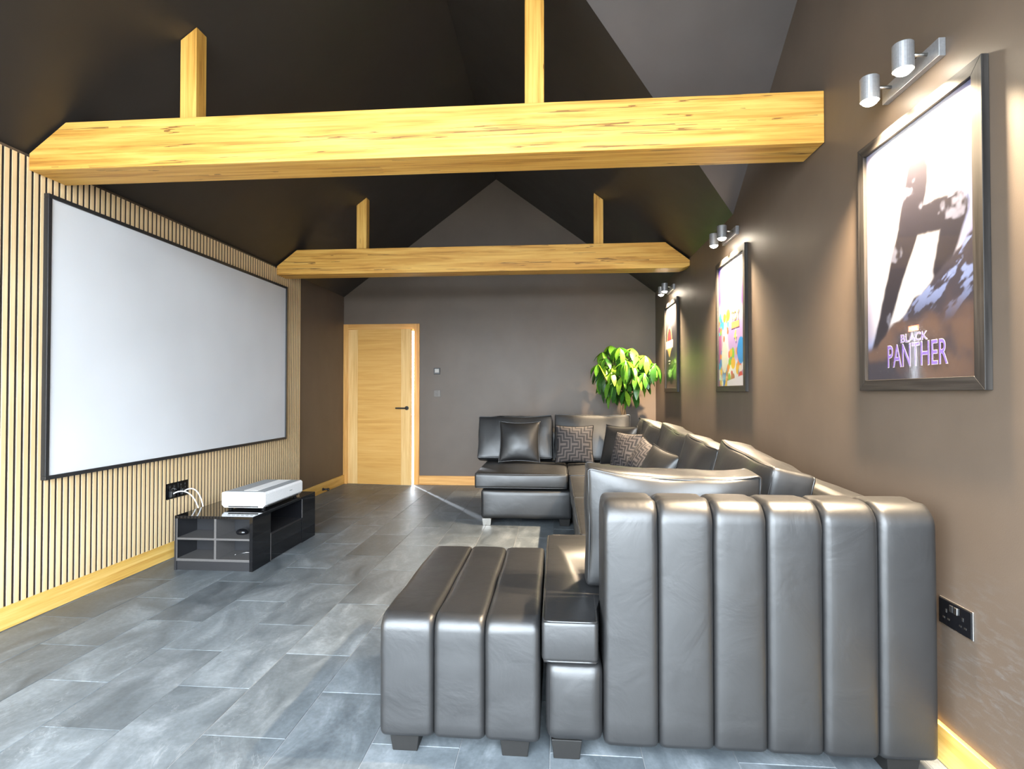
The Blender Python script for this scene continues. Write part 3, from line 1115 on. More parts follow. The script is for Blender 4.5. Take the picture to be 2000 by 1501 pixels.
# ================================================================== SOCKETS BEHIND THE UNIT
sx = XL + 0.009
for k, (ya, yb) in enumerate(((3.728, 3.838), (3.846, 3.956))):
    so = empty('wall_socket', (sx, (ya + yb) / 2, 0.44))
    box('face_plate', (sx, ya, 0.437), (sx + 0.008, yb, 0.537), M['gloss'], so, 0.0015)
    for j in range(2):
        yy = ya + 0.025 + j * 0.045
        box('rocker', (sx + 0.008, yy, 0.508), (sx + 0.011, yy + 0.014, 0.526), M['black'], so, 0.001)
        for (dy, dz, w, h) in ((0.005, 0.490, 0.004, 0.010), (-0.004, 0.470, 0.007, 0.004), (0.012, 0.470, 0.007, 0.004)):
            box('pin_slot', (sx + 0.0078, yy + dy, dz), (sx + 0.0086, yy + dy + w, dz + h), M['steel'], so)
    tag(so, ['black wall socket in the slats, nearer the viewer, with a plug in it', 'black wall socket in the slats, nearer the door, with a plug in it'][k], 'socket', 'sockets set into the slats')
    yp = (ya + yb) / 2 - 0.02
    lead = empty('power_lead', (sx + 0.012, yp, 0.46))
    box('plug', (sx + 0.0115, yp - 0.022, 0.445), (sx + 0.034, yp + 0.022, 0.490), M['black'], lead, 0.004)
    ye = 3.90 + 0.05 * k
    tube('cord', bezier((sx + 0.030, yp, 0.468), (sx + 0.11, yp + 0.01, 0.52), (sx + 0.13, ye - 0.01, 0.45), (sx + 0.15, ye, 0.25), 18)
         + bezier((sx + 0.15, ye, 0.25), (sx + 0.155, ye, 0.16), (sx + 0.14, ye, 0.06), (sx + 0.14, ye + 0.05, 0.006), 10)[1:], 0.0045, M['white'], lead, n=8)
    tag(lead, ['white lead hanging from the nearer socket in the slats', 'white lead hanging from the farther socket in the slats'][k], 'cable', 'white leads behind the media unit')

# double socket on the poster wall
so = empty('wall_socket', (XR, 1.847, 0.44))
tag(so, 'black double socket with bright edges low on the poster wall behind the sofa arm', 'socket')
sy0, sy1, sz0, sz1 = 1.774, 1.920, 0.446, 0.533
box('edge_plate', (XR - 0.0045, sy0, sz0), (XR, sy1, sz1), M['steel'], so, 0.001)
box('face_plate', (XR - 0.008, sy0 + 0.003, sz0 + 0.003), (XR - 0.0045, sy1 - 0.003, sz1 - 0.003), M['gloss'], so, 0.001)
for s in (0, 1):
    c0 = sy0 + 0.037 + s * 0.072
    for (dy, dz, w, h) in ((-0.003, 0.045, 0.006, 0.011), (-0.015, 0.024, 0.009, 0.005), (0.006, 0.024, 0.009, 0.005)):
        box('pin_slot', (XR - 0.0088, c0 + dy, sz0 + dz), (XR - 0.0079, c0 + dy + w, sz0 + dz + h), M['steel'], so)
    c1 = (sy0 + sy1) / 2 + (s - 0.5) * 0.020
    box('rocker', (XR - 0.012, c1 - 0.007, sz0 + 0.055), (XR - 0.008, c1 + 0.007, sz0 + 0.076), M['steel'] if s == 0 else M['black'], so, 0.001)

# thermostat and switch beside the door, door stop
th = empty('thermostat', (-1.545, YF, 1.43))
tag(th, 'small square black thermostat with a pale display beside the door', 'thermostat')
box('body', (-1.585, YF - 0.016, 1.440), (-1.503, YF, 1.524), M['black'], th, 0.003)
box('display', (-1.571, YF - 0.0175, 1.462), (-1.517, YF - 0.0155, 1.510), M['lcd'], th)
sw = empty('light_switch', (-1.54, YF, 1.15))
tag(sw, 'dark nickel light switch below the thermostat', 'switch')
box('face_plate', (-1.583, YF - 0.006, 1.146), (-1.497, YF, 1.232), M['nickel'], sw, 0.0015)
for i in range(2):
    box('rocker', (-1.563, YF - 0.010, 1.160 + i * 0.034), (-1.541, YF - 0.006, 1.188 + i * 0.034), M['nickel'], sw, 0.001)
ds = empty('door_stop', (XS, 6.36, 0.045))
tag(ds, 'small black door stop on the skirting below the dark wall', 'door stop')
cyl('mount', (XS, 6.36, 0.046), (XS + 0.008, 6.36, 0.046), 0.018, M['black'], ds)
cyl('shaft', (XS + 0.008, 6.36, 0.046), (XS + 0.060, 6.36, 0.046), 0.010, M['black'], ds)
cyl('buffer', (XS + 0.060, 6.36, 0.046), (XS + 0.078, 6.36, 0.046), 0.016, M['black'], ds)

# ================================================================== CORNER SOFA
sf = empty('corner_sofa', (0.6, 4.0, 0))
tag(sf, 'large black leather corner sofa with channelled arm and piped seats', 'sofa')
AX = [0.155, 0.330, 0.503, 0.668, 0.838, 1.005, 1.178]
for i in range(6):
    channel('arm_channel', AX[i], AX[i + 1], 1.79, 2.015, 0.062, 0.850, 0.070, 0.022, M['leather'], sf, seed=i * 3.1)
# backrest modules along the poster wall and the far side
for i, (a, b) in enumerate(((2.02, 3.32), (3.325, 4.62), (4.625, 6.19))):
    pad('backrest', (1.03, a, 0.062), (1.185, b, 0.815), M['leather'], sf, 0.05, (0.006, 0.002, 0.012), 10, 0.004, i)
pad('backrest', (-0.70, 5.99, 0.062), (0.98, 6.19, 0.80), M['leather'], sf, 0.05, (0.002, 0.006, 0.01), 10, 0.004, 5)
# bases
pad('base', (-0.032, 1.795, 0.068), (0.152, 2.87, 0.322), M['leather'], sf, 0.030, (0.006, 0.010, 0.0), 10, 0.003, 1)
pad('base', (0.145, 2.02, 0.068), (0.985, 2.87, 0.322), M['leather'], sf, 0.02, (0, 0, 0), 6, 0.0, 1)
pad('base', (0.150, 2.875, 0.068), (0.985, 3.90, 0.326), M['leather'], sf, 0.028, (0.008, 0.004, 0), 10, 0.003, 2)
pad('base', (0.150, 3.905, 0.068), (0.985, 4.90, 0.326), M['leather'], sf, 0.028, (0.008, 0.004, 0), 10, 0.003, 3)
pad('base', (0.150, 4.905, 0.068), (0.985, 5.985, 0.326), M['leather'], sf, 0.028, (0.002, 0.004, 0), 10, 0.003, 4)
pad('base', (-0.672, 4.905, 0.068), (0.145, 5.985, 0.326), M['leather'], sf, 0.028, (0.004, 0.010, 0), 10, 0.003, 5)
# seats; the near one wraps in front of the arm
off = loc_of(sf)
Lp = [(-0.046, 1.785), (0.137, 1.785), (0.145, 2.03), (0.975, 2.03), (0.975, 2.875), (-0.046, 2.875)]
bm = bmesh.new()
A = [bm.verts.new((x - off.x, y - off.y, 0.326)) for x, y in Lp]
B = [bm.verts.new((x - off.x, y - off.y, 0.462)) for x, y in Lp]
bm.faces.new(A[::-1]); bm.faces.new(B)
for i in range(6):
    bm.faces.new((A[i], A[(i + 1) % 6], B[(i + 1) % 6], B[i]))
bmesh.ops.bevel(bm, geom=list(bm.edges), offset=0.016, segments=4, profile=0.5, affect='EDGES')
tsq = obj('seat_cushion', bm_mesh('seat_cushion', bm, True), M['leather'], sf)
for p in tsq.data.polygons: p.use_smooth = True
for zz in (0.330, 0.458):
    loop = []
    ins = [(-0.041, 1.790), (0.132, 1.790), (0.140, 2.035), (0.970, 2.035), (0.970, 2.870), (-0.041, 2.870)]
    for i in range(6):
        a, b = Vector(ins[i]), Vector(ins[(i + 1) % 6])
        for t in range(8):
            q = a.lerp(b, 0.03 + 0.94 * t / 7)
            loop.append(Vector((q.x, q.y, zz)) - off)
    pv, pf = tube_data(loop, 0.0045, True, 6)
    obj('piping', mesh('piping', pv, pf, True), M['piping'], tsq)
seat_cushion((0.125, 2.885, 0.330), (0.985, 3.90, 0.462), sf, 1)
seat_cushion((0.125, 3.91, 0.330), (0.985, 4.89, 0.462), sf, 2)
seat_cushion((0.118, 4.90, 0.335), (0.985, 5.985, 0.470), sf, 3)
seat_cushion((-0.730, 4.90, 0.340), (0.108, 5.985, 0.472), sf, 4)
def foot(x0, y0, parent, mat='foot', w=0.10, h=0.063):
    off = loc_of(parent)
    bm = bmesh.new()
    vs = bm_box(bm, (x0 - off.x, y0 - off.y, 0.0 - off.z), (x0 + w - off.x, y0 + w - off.y, h - off.z))
    for v in vs:
        if v.co.z < 0.01 - off.z:
            cx, cy = x0 + w / 2 - off.x, y0 + w / 2 - off.y
            v.co.x = cx + (v.co.x - cx) * 0.84
            v.co.y = cy + (v.co.y - cy) * 0.84
    bmesh.ops.bevel(bm, geom=list(bm.edges), offset=0.002, segments=1, affect='EDGES')
    return obj('foot', bm_mesh('foot', bm), M[mat], parent)
for (fx, fy, mt) in ((-0.015, 1.81, 'foot'), (1.03, 1.81, 'foot'), (-0.01, 2.74, 'foot'), (-0.665, 4.93, 'chrome'), (0.03, 4.95, 'foot'), (0.17, 3.85, 'foot'), (-0.66, 5.85, 'foot'), (1.02, 5.9, 'foot'), (1.04, 3.9, 'foot')):
    foot(fx, fy, sf, mt, 0.10 if mt == 'foot' else 0.085, 0.066)

# ================================================================== OTTOMAN
ot = empty('ottoman', (-0.315, 2.2, 0))
tag(ot, 'black leather ottoman with three padded channels in front of the sofa', 'ottoman')
OXs = [-0.585, -0.403, -0.233, -0.052]
for i in range(3):
    channel('channel', OXs[i], OXs[i + 1], 1.785, 2.66, 0.062, 0.462, 0.050, 0.022, M['leather'], ot, wr=0.003, seed=20 + i * 2.7)
for (fx, fy) in ((-0.555, 1.81), (-0.185, 1.81), (-0.555, 2.54), (-0.185, 2.54)):
    foot(fx, fy, ot, 'foot', 0.10, 0.065)

# ================================================================== LOOSE CUSHIONS
G1 = 'piped leather back cushions on the sofa'
LN = R(13)
def back_cushion(ya, yb, top, x, label, turn=0.0, sag=0.02, skew=0.0, seed=0.0):
    w = yb - ya
    box_cushion('back_cushion', (w, 0.165, (top - 0.482) / math.cos(LN)), (x, (ya + yb) / 2, 0.486), R(-90) + turn, -LN, label, G1, 0.045, sag, skew, seed)
# width runs along y, lean away from the room
back_cushion(2.20, 2.96, 0.912, 0.835, 'piped leather back cushion nearest the viewer against the poster wall', R(0), 0.012, -0.026, 1.0)
back_cushion(2.965, 3.53, 0.902, 0.820, 'short piped leather back cushion, second from the viewer along the poster wall', R(3), 0.010, -0.020, 2.0)
back_cushion(3.55, 4.50, 0.920, 0.835, 'piped leather back cushion in the middle of the poster wall run', R(-1), 0.022, -0.020, 3.0)
back_cushion(4.53, 5.16, 0.905, 0.820, 'narrow piped leather back cushion turned slightly, second from the far corner', R(4), 0.010, -0.020, 4.0)
back_cushion(5.18, 5.80, 0.925, 0.840, 'piped leather back cushion in the far corner of the poster wall run', R(-1), 0.020, 0.000, 5.0)
box_cushion('back_cushion', (0.79, 0.165, 0.462), (-0.428, 5.78, 0.492), 0.0, R(-17), 'piped leather back cushion at the open left end of the far seat', G1, 0.035, 0.012, 0.006, 6.0)
box_cushion('back_cushion', (0.79, 0.165, 0.478), (0.388, 5.76, 0.492), 0.0, R(-17), 'wide piped leather back cushion right of the patterned cushion on the far seat', G1, 0.030, 0.012, -0.004, 7.0)
box_cushion('arm_cushion', (0.635, 0.150, 0.435), (0.433, 2.150, 0.482), 0.0, R(3), 'large piped leather cushion leaning on the inside of the near channelled arm', G1, 0.045, 0.030, -0.012, 8.0)

pillow('scatter_cushion', 0.425, 0.17, (-0.370, 5.565, 0.492), (R(-15), 0, R(1)), 'leather', 'square plain black leather scatter cushion on the far seat', 'plain leather scatter cushions', 1)
pillow('scatter_cushion', 0.385, 0.14, (0.190, 5.55, 0.490), (R(-13), 0, R(-2)), 'velvet', 'cut velvet scatter cushion with stepped key pattern facing out on the far seat', 'patterned velvet scatter cushions', 2)
pillow('scatter_cushion', 0.40, 0.15, (0.575, 5.38, 0.490), (R(-14), 0, R(-48)), 'leather', 'plain leather scatter cushion tucked behind a patterned one in the sofa corner', 'plain leather scatter cushions', 3)
pillow('scatter_cushion', 0.36, 0.14, (0.590, 4.98, 0.490), (R(-15), 0, R(-58)), 'velvet', 'cut velvet scatter cushion tilted in the sofa corner', 'patterned velvet scatter cushions', 4)
pillow('scatter_cushion', 0.34, 0.13, (0.590, 4.36, 0.510), (R(-26), R(16), R(-70)), 'velvet', 'cut velvet scatter cushion slumped low between the corner and a leather one', 'patterned velvet scatter cushions', 5)
pillow('scatter_cushion', 0.36, 0.15, (0.605, 3.80, 0.486), (R(-24), R(8), R(-70)), 'leather', 'plain leather scatter cushion slumped nearest the large arm cushion', 'plain leather scatter cushions', 6)

# ================================================================== PLANT
pl = empty('potted_money_tree', (0.80, 6.56, 0))
tag(pl, 'leafy green money tree rising behind the sofa corner', 'plant')
bm = bmesh.new()
prof = [(0.0, 0.0), (0.125, 0.0), (0.135, 0.02), (0.165, 0.30), (0.170, 0.31), (0.158, 0.31), (0.150, 0.27), (0.0, 0.27)]
n = 28
rings = []
for (r_, z_) in prof:
    if r_ == 0:
        rings.append([bm.verts.new((0, 0, z_))])
    else:
        rings.append([bm.verts.new((r_ * math.cos(2 * math.pi * i / n), r_ * math.sin(2 * math.pi * i / n), z_)) for i in range(n)])
for a, b in zip(rings[:-1], rings[1:]):
    for i in range(n):
        if len(a) == 1: bm.faces.new((a[0], b[i], b[(i + 1) % n]))
        elif len(b) == 1: bm.faces.new((a[i], b[0], a[(i + 1) % n]))
        else: bm.faces.new((a[i], a[(i + 1) % n], b[(i + 1) % n], b[i]))
obj('pot', bm_mesh('pot', bm, True), M['pot'], pl)
cyl('soil', (0.80, 6.56, 0.268), (0.80, 6.56, 0.282), 0.148, M['soil'], pl, n=24)
for k in range(3):        # plaited trunk
    pts = []
    for i in range(30):
        z = 0.27 + i * 0.80 / 29
        a = 2 * math.pi * (k / 3 + 1.6 * i / 29)
        rr = 0.020
        pts.append((rr * math.cos(a), rr * math.sin(a), z))
    v, f = tube_data(pts, 0.014, False, 8)
    obj('trunk', mesh('trunk', v, f, True), M['bark'], pl)
# leaflets
def leaf_mesh(ln, wd, droop):
    segs = 8
    verts, faces = [], []
    for i in range(segs + 1):
        t = i / segs
        w = wd * math.sin(math.pi * min(1, t * 0.93 + 0.05)) ** 0.8 * (0.75 + 0.5 * t) * 0.5
        x = ln * t
        z = -droop * ln * t * t
        verts += [(x, -w, z + 0.20 * w), (x, 0, z), (x, w, z + 0.20 * w)]
    for i in range(segs):
        a = i * 3
        faces += [(a, a + 3, a + 4, a + 1), (a + 1, a + 4, a + 5, a + 2)]
    me = mesh('leaf', verts, faces, True)
    me.materials.append(M['leaf'])
    return me
leafs = [leaf_mesh(0.18, 0.062, 0.35), leaf_mesh(0.20, 0.070, 0.50), leaf_mesh(0.15, 0.054, 0.30), leaf_mesh(0.22, 0.074, 0.60)]
rnd = random.Random(11)
def palmate(pos, direction, nl, size):
    d = Vector(direction).normalized()
    q = d.to_track_quat('Z', 'Y')
    a0 = rnd.uniform(0, 6.28)
    for i in range(nl):
        a = a0 + 2 * math.pi * i / nl + rnd.uniform(-0.12, 0.12)
        out = q @ Vector((math.cos(a), math.sin(a), 0.0))
        v = (out * 0.95 + Vector((0, 0, rnd.uniform(-0.95, -0.30))) + d * 0.12).normalized()
        o = obj('leaf', rnd.choice(leafs), None, pl, pos)
        xq = v.to_track_quat('X', 'Z')
        o.rotation_euler = xq.to_euler()
        s = size * rnd.uniform(0.8, 1.08)
        o.scale = (s, s, s)
heads = []
base = Vector((0, 0, 1.07))
spec = [(-0.14, 0.02, 1.76, 7), (-0.22, -0.12, 1.60, 6), (-0.28, 0.05, 1.48, 6), (-0.16, -0.22, 1.44, 6), (-0.03, -0.12, 1.63, 7), (0.10, -0.05, 1.72, 7),
        (0.22, -0.22, 1.62, 7), (0.30, -0.10, 1.55, 7), (0.08, -0.25, 1.50, 6), (0.20, -0.28, 1.42, 6), (-0.05, -0.25, 1.38, 6), (0.02, 0.15, 1.62, 6),
        (0.16, 0.16, 1.55, 6), (-0.20, 0.18, 1.55, 6), (0.30, 0.10, 1.42, 6), (-0.20, -0.05, 1.33, 5), (0.06, -0.10, 1.30, 6), (0.32, -0.28, 1.52, 5), (-0.08, 0.02, 1.26, 5), (0.0, -0.2, 1.22, 5),
        (-0.26, -0.16, 1.40, 6), (-0.12, -0.14, 1.52, 6), (0.14, -0.16, 1.62, 7), (0.26, -0.20, 1.46, 6), (0.34, -0.02, 1.50, 6), (0.14, -0.18, 1.36, 6), (-0.12, 0.0, 1.40, 6), (-0.24, 0.0, 1.68, 6), (0.26, 0.02, 1.62, 6),
        (-0.30, -0.10, 1.53, 6), (-0.16, -0.20, 1.34, 6), (0.0, -0.28, 1.56, 7), (0.10, -0.30, 1.40, 6), (-0.06, -0.18, 1.72, 6), (0.22, -0.10, 1.32, 5), (-0.14, -0.10, 1.20, 5), (0.12, -0.05, 1.20, 5)]
for (x, y, z, nl) in spec:
    p = Vector((x, y, z))
    pts = bezier(base + Vector((x * 0.08, y * 0.08, 0.0)), base.lerp(p, 0.4) + Vector((0, 0, 0.10)), base.lerp(p, 0.75) + Vector((0, 0, 0.10)), p, 10)
    v, f = tube_data(pts, 0.0045, False, 5)
    obj('stalk', mesh('stalk', v, f, True), M['leaf'], pl)
    palmate(p, (x * 0.8, y * 0.8 - 0.1, 0.55), nl, 0.98)

# ================================================================== FRAMED POSTERS
def fbm(u, v, s, seed):
    """cheap smooth value noise on arrays"""
    out = np.zeros_like(u)
    amp = 1.0
    rs = np.random.RandomState(seed)
    for o in range(4):
        g = rs.rand(64, 64)
        x, y = (u * s * 2 ** o) % 63, (v * s * 2 ** o) % 63
        xi, yi = x.astype(int), y.astype(int)
        fx, fy = x - xi, y - yi
        fx, fy = fx * fx * (3 - 2 * fx), fy * fy * (3 - 2 * fy)
        a = g[yi % 64, xi % 64]; b = g[yi % 64, (xi + 1) % 64]; c = g[(yi + 1) % 64, xi % 64]; d = g[(yi + 1) % 64, (xi + 1) % 64]
        out += amp * ((a * (1 - fx) + b * fx) * (1 - fy) + (c * (1 - fx) + d * fx) * fy)
        amp *= 0.5
    return out / 1.875


def sm(a, b, x):
    t = np.clip((x - a) / (b - a), 0, 1)
    return t * t * (3 - 2 * t)


def mixc(c, col, m):
    return c * (1 - m[..., None]) + np.array(col)[None, None] * m[..., None]


def capsule(u, v, a, b, r0, r1, soft=0.006):
    ax, ay = a; bx, by = b
    dx, dy = bx - ax, by - ay
    t = np.clip(((u - ax) * dx + (v - ay) * dy) / (dx * dx + dy * dy), 0, 1)
    d = np.hypot(u - ax - t * dx, v - ay - t * dy) - (r0 + (r1 - r0) * t)
    return 1 - sm(-soft, soft, d)


PW, PH = 0.575, 0.902


def art_crags(u, v):
    """pale violet glow behind plain dark crags"""
    n1, n2 = fbm(u + 1, v + 1, 6, 1), fbm(u + 2, v + 1, 14, 2)
    c = np.ones(u.shape + (3,)) * np.array([0.78, 0.76, 0.84])
    c = mixc(c, (0.20, 0.16, 0.34), sm(0.16, 0.30, np.abs(u + 0.02)) * (0.35 + 0.65 * n1))
    c = mixc(c, (0.30, 0.42, 0.75), sm(0.55, 0.8, n1) * sm(0.05, 0.25, np.abs(u)) * 0.8)
    c = mixc(c, (0.50, 0.28, 0.22), sm(0.10, 0.0, np.hypot(u + 0.22, v + 0.02)) * 0.6)
    c = mixc(c, (0.92, 0.92, 0.97), sm(0.30, 0.08, np.hypot((u + 0.03) * 1.0, (v - 0.08) * 0.42)))
    dark = (0.045, 0.042, 0.058)
    w = 0.025 * (n2 - 0.5)
    rock = np.zeros_like(u)
    # plain leaning crags: one long pillar, one short bent one, a sloping ledge
    for a, b, r0, r1 in (((-0.25, -0.40), (-0.13, -0.12), 0.035, 0.045), ((-0.13, -0.12), (-0.02, 0.10), 0.045, 0.065), ((-0.02, 0.10), (0.02, 0.27), 0.07, 0.06),
                         ((0.00, 0.10), (0.20, 0.08), 0.055, 0.06), ((0.20, 0.08), (0.13, -0.10), 0.06, 0.04)):
        rock = np.maximum(rock, capsule(u + w, v + w, a, b, r0, r1, 0.010))
    c = mixc(c, dark, rock)
    c = mixc(c, (0.40, 0.42, 0.55), rock * sm(0.60, 0.72, n2) * 0.5)
    ledge = sm(-0.012, 0.012, (-0.10 + 0.62 * (u - 0.12) + 0.05 * (n2 - 0.5)) - v) * sm(-0.27, -0.20, u) 
    ledge = np.maximum(ledge, sm(-0.02, 0.02, -0.33 + 0.5 * (u + 0.28) * 0.2 - v))
    c = mixc(c, (0.075, 0.068, 0.090), ledge)
    st = fbm(u * 0.8 + v * 0.9 + 3, v * 3 - u * 2 + 7, 12, 5)
    c = mixc(c, (0.34, 0.42, 0.72), ledge * sm(0.58, 0.68, st) * sm(-0.30, -0.12, v) * 0.8)
    c = mixc(c, (0.24, 0.15, 0.11), ledge * sm(0.5, 0.7, n1) * sm(-0.12, -0.30, v) * 0.7)
    return c


def art_balls(u, v):
    """violet edges, pale sky and a heap of plain coloured blobs"""
    n1 = fbm(u + 1, v + 2, 8, 4)
    c = np.ones(u.shape + (3,)) * np.array([0.80, 0.80, 0.86])
    c = mixc(c, (0.16, 0.10, 0.55), sm(-0.17, -0.26, u) * sm(0.05, 0.2, v))
    c = mixc(c, (0.50, 0.16, 0.42), sm(-0.16, -0.26, u) * sm(0.15, 0.0, v))
    c = mixc(c, (0.33, 0.12, 0.52), sm(0.16, 0.24, u) * sm(0.06, 0.12, v) * sm(0.30, 0.22, v))
    c = mixc(c, (0.55, 0.42, 0.75), sm(0.17, 0.13, np.hypot((u - 0.09) * 0.9, (v + 0.06) * 0.7)))
    rs = np.random.RandomState(5)
    pal = [(0.75, 0.10, 0.10), (0.85, 0.55, 0.08), (0.10, 0.28, 0.70), (0.10, 0.55, 0.75), (0.30, 0.60, 0.10), (0.80, 0.75, 0.70), (0.55, 0.25, 0.12), (0.40, 0.12, 0.45), (0.85, 0.30, 0.10)]
    for i in range(120):
        y = rs.uniform(-0.45, 0.08) if i < 100 else rs.uniform(-0.45, -0.2)
        x = rs.uniform(-0.28, 0.28)
        if y > -0.16 and x > -0.06: continue
        r = rs.uniform(0.018, 0.05)
        c = mixc(c, pal[rs.randint(len(pal))], 1 - sm(r * 0.85, r, np.hypot((u - x) * rs.uniform(0.8, 1.5), v - y)))
    c = mixc(c, (0.80, 0.78, 0.72), 1 - sm(0.075, 0.082, np.hypot((u + 0.15) * 1.1, (v + 0.24) * 0.7)))
    c = mixc(c, (0.05, 0.35, 0.80), 1 - sm(0.07, 0.078, np.hypot((u - 0.21) * 1.0, (v + 0.21) * 0.8)))
    c = mixc(c, (0.85, 0.84, 0.90), sm(-0.395, -0.400, -v * -1 + 0.10 * (u - 0.07) * -1) * sm(-0.095, -0.09, u))
    return c


def art_dark(u, v):
    """near black sheet with a plain red dome and a white band"""
    n1 = fbm(u + 1, v + 2, 6, 8)
    c = np.ones(u.shape + (3,)) * np.array([0.05, 0.05, 0.065])
    c = mixc(c, (0.45, 0.44, 0.50), sm(0.10, 0.5, v) * (0.5 + 0.5 * n1))
    d = np.hypot((u + 0.10) * 1.25, np.maximum(v - 0.08, 0) * 1.0)
    dome = (1 - sm(0.155, 0.162, d)) * sm(-0.03, -0.02, v)
    c = mixc(c, (0.85, 0.62, 0.25), dome)
    c = mixc(c, (0.65, 0.06, 0.07), (1 - sm(0.128, 0.135, d)) * sm(-0.03, -0.02, v))
    tri = sm(0.0, 0.006, 0.13 - np.abs(u + 0.10) - (-0.0 - v) * 1.1) * sm(0.02, 0.0, v)
    c = mixc(c, (0.80, 0.50, 0.18), tri)
    band = (np.abs(u + 0.11) < 0.19) & (v > -0.01) & (v < 0.075)
    c = mixc(c, (0.85, 0.84, 0.82), band.astype(float))
    return c


def lettering(body, size, sx, u, v, mat, parent, n=0.0035, shear=0.0, name='lettering', outline=0.0):
    cu = bpy.data.curves.new(name, 'FONT')
    cu.body = body
    cu.size = size
    cu.align_x = 'CENTER'
    cu.align_y = 'BOTTOM_BASELINE'
    cu.shear = shear
    cu.offset = outline
    cu.resolution_u = 3
    tmp = bpy.data.objects.new('tmp', cu)
    C.objects.link(tmp)
    dg = bpy.context.evaluated_depsgraph_get()
    me = bpy.data.meshes.new_from_object(tmp.evaluated_get(dg))
    bpy.data.objects.remove(tmp)
    me.name = name
    me.materials.clear()
    o = obj(name, me, M[mat], parent, (u, v, n))
    o.scale = (sx, 1, 1)
    return o


def poster(yc, zc, art, label, seed):
    root = empty('framed_poster')
    mw = Matrix(((0, 0, -1, XR - 0.001), (-1, 0, 0, yc), (0, 1, 0, zc), (0, 0, 0, 1)))
    root.matrix_world = mw
    tag(root, label, 'poster', 'framed posters along the wall')
    W, H, D, fwid = 0.658, 0.985, 0.022, 0.042
    nx, ny = 150, 234
    us = np.linspace(-PW / 2, PW / 2, nx)
    vs = np.linspace(-PH / 2, PH / 2, ny)
    U, V = np.meshgrid(us, vs)
    col = np.clip(art(U, V), 0, 1) ** 1.15 * 0.52
    verts = [(float(a), float(b), 0.009) for a, b in zip(U.ravel(), V.ravel())]
    faces = [(j * nx + i, j * nx + i + 1, (j + 1) * nx + i + 1, (j + 1) * nx + i) for j in range(ny - 1) for i in range(nx - 1)]
    me = mesh('print', verts, faces)
    ca = me.color_attributes.new('print', 'FLOAT_COLOR', 'POINT')
    ca.data.foreach_set('color', np.concatenate([col.reshape(-1, 3), np.ones((nx * ny, 1))], axis=1).astype(np.float32).ravel())
    obj('print', me, M['print'], root)
    bm = bmesh.new()
    bm_box(bm, (-W / 2 + 0.01, -H / 2 + 0.01, 0.0), (W / 2 - 0.01, H / 2 - 0.01, 0.0085))
    obj('backing_board', bm_mesh('backing_board', bm), M['ash'], root)
    # mitred rails
    o = (W / 2, H / 2)
    i_ = (W / 2 - fwid, H / 2 - fwid)
    cs = [(-1, -1), (1, -1), (1, 1), (-1, 1)]
    for k in range(4):
        a, b = cs[k], cs[(k + 1) % 4]
        pa, pb = (a[0] * o[0], a[1] * o[1]), (b[0] * o[0], b[1] * o[1])
        qa, qb = (a[0] * i_[0], a[1] * i_[1]), (b[0] * i_[0], b[1] * i_[1])
        bm = bmesh.new()
        lo = [bm.verts.new((*p, 0.0)) for p in (pa, pb, qb, qa)]
        hi = [bm.verts.new((*p, D)) for p in (pa, pb, qb, qa)]
        bm.faces.new(lo[::-1]); bm.faces.new(hi)
        for t in range(4):
            bm.faces.new((lo[t], lo[(t + 1) % 4], hi[(t + 1) % 4], hi[t]))
        bmesh.ops.recalc_face_normals(bm, faces=bm.faces)
        bmesh.ops.bevel(bm, geom=list(bm.edges), offset=0.0012, segments=1, affect='EDGES')
        obj('frame_rail', bm_mesh('frame_rail', bm), M['frame_grain_x'] if k % 2 == 0 else M['frame_grain_y'], root)
    bm = bmesh.new()
    bm.faces.new([bm.verts.new((a * i_[0], b * i_[1], 0.0130)) for a, b in cs])
    obj('glass', bm_mesh('glass', bm), M['pane'], root)
    return root

M['frame_grain_x'] = oak('black_stained_rail', 0, (0.036, 0.032, 0.029), (0.017, 0.015, 0.014), (0.006, 0.0055, 0.005), rough=0.45, spec=0.18)
M['frame_grain_y'] = oak('black_stained_stile', 1, (0.036, 0.032, 0.029), (0.017, 0.015, 0.014), (0.006, 0.0055, 0.005), rough=0.45, spec=0.18)

p1 = poster(2.018, 1.700, art_crags, 'framed pale violet poster with dark shapes and large outlined lettering nearest the viewer', 1)
def outlined(body, size, sx, u, v, fill, line, parent, w=0.0016, shear=0.0):
    lettering(body, size, sx, u, v, line, parent, 0.0102, shear, 'lettering_outline', w)
    lettering(body, size, sx, u, v, fill, parent, 0.0110, shear, 'lettering', 0.0)
outlined('PANTHER', 0.118, 0.62, 0.0, -0.405, 'letter_violet', 'letter_white', p1)
outlined('BLACK', 0.040, 1.18, -0.008, -0.318, 'letter_violet', 'letter_white', p1, 0.0014)
bm = bmesh.new(); bm_box(bm, (-0.034, -0.284, 0.0095), (0.022, -0.264, 0.0102))
obj('maker_tab', bm_mesh('maker_tab', bm), M['letter_red'], p1)
lettering('MARVEL', 0.019, 0.72, -0.006, -0.281, 'letter_white', p1, 0.0106, name='lettering')

p2 = poster(4.030, 1.700, art_balls, 'framed multicoloured poster with yellow lettering, the middle of the three posters', 2)
outlined('TOY', 0.095, 0.85, 0.10, 0.012, 'letter_yellow', 'letter_white', p2, 0.003)
bm = bmesh.new(); bm_box(bm, (0.015, -0.045, 0.0095), (0.182, 0.002, 0.0102))
obj('title_band', bm_mesh('title_band', bm), M['letter_red'], p2)
lettering('STORY', 0.052, 0.85, 0.098, -0.038, 'letter_yellow', p2, 0.0106, name='lettering')
outlined('4', 0.120, 0.9, 0.098, -0.138, 'letter_yellow', 'letter_white', p2, 0.003)

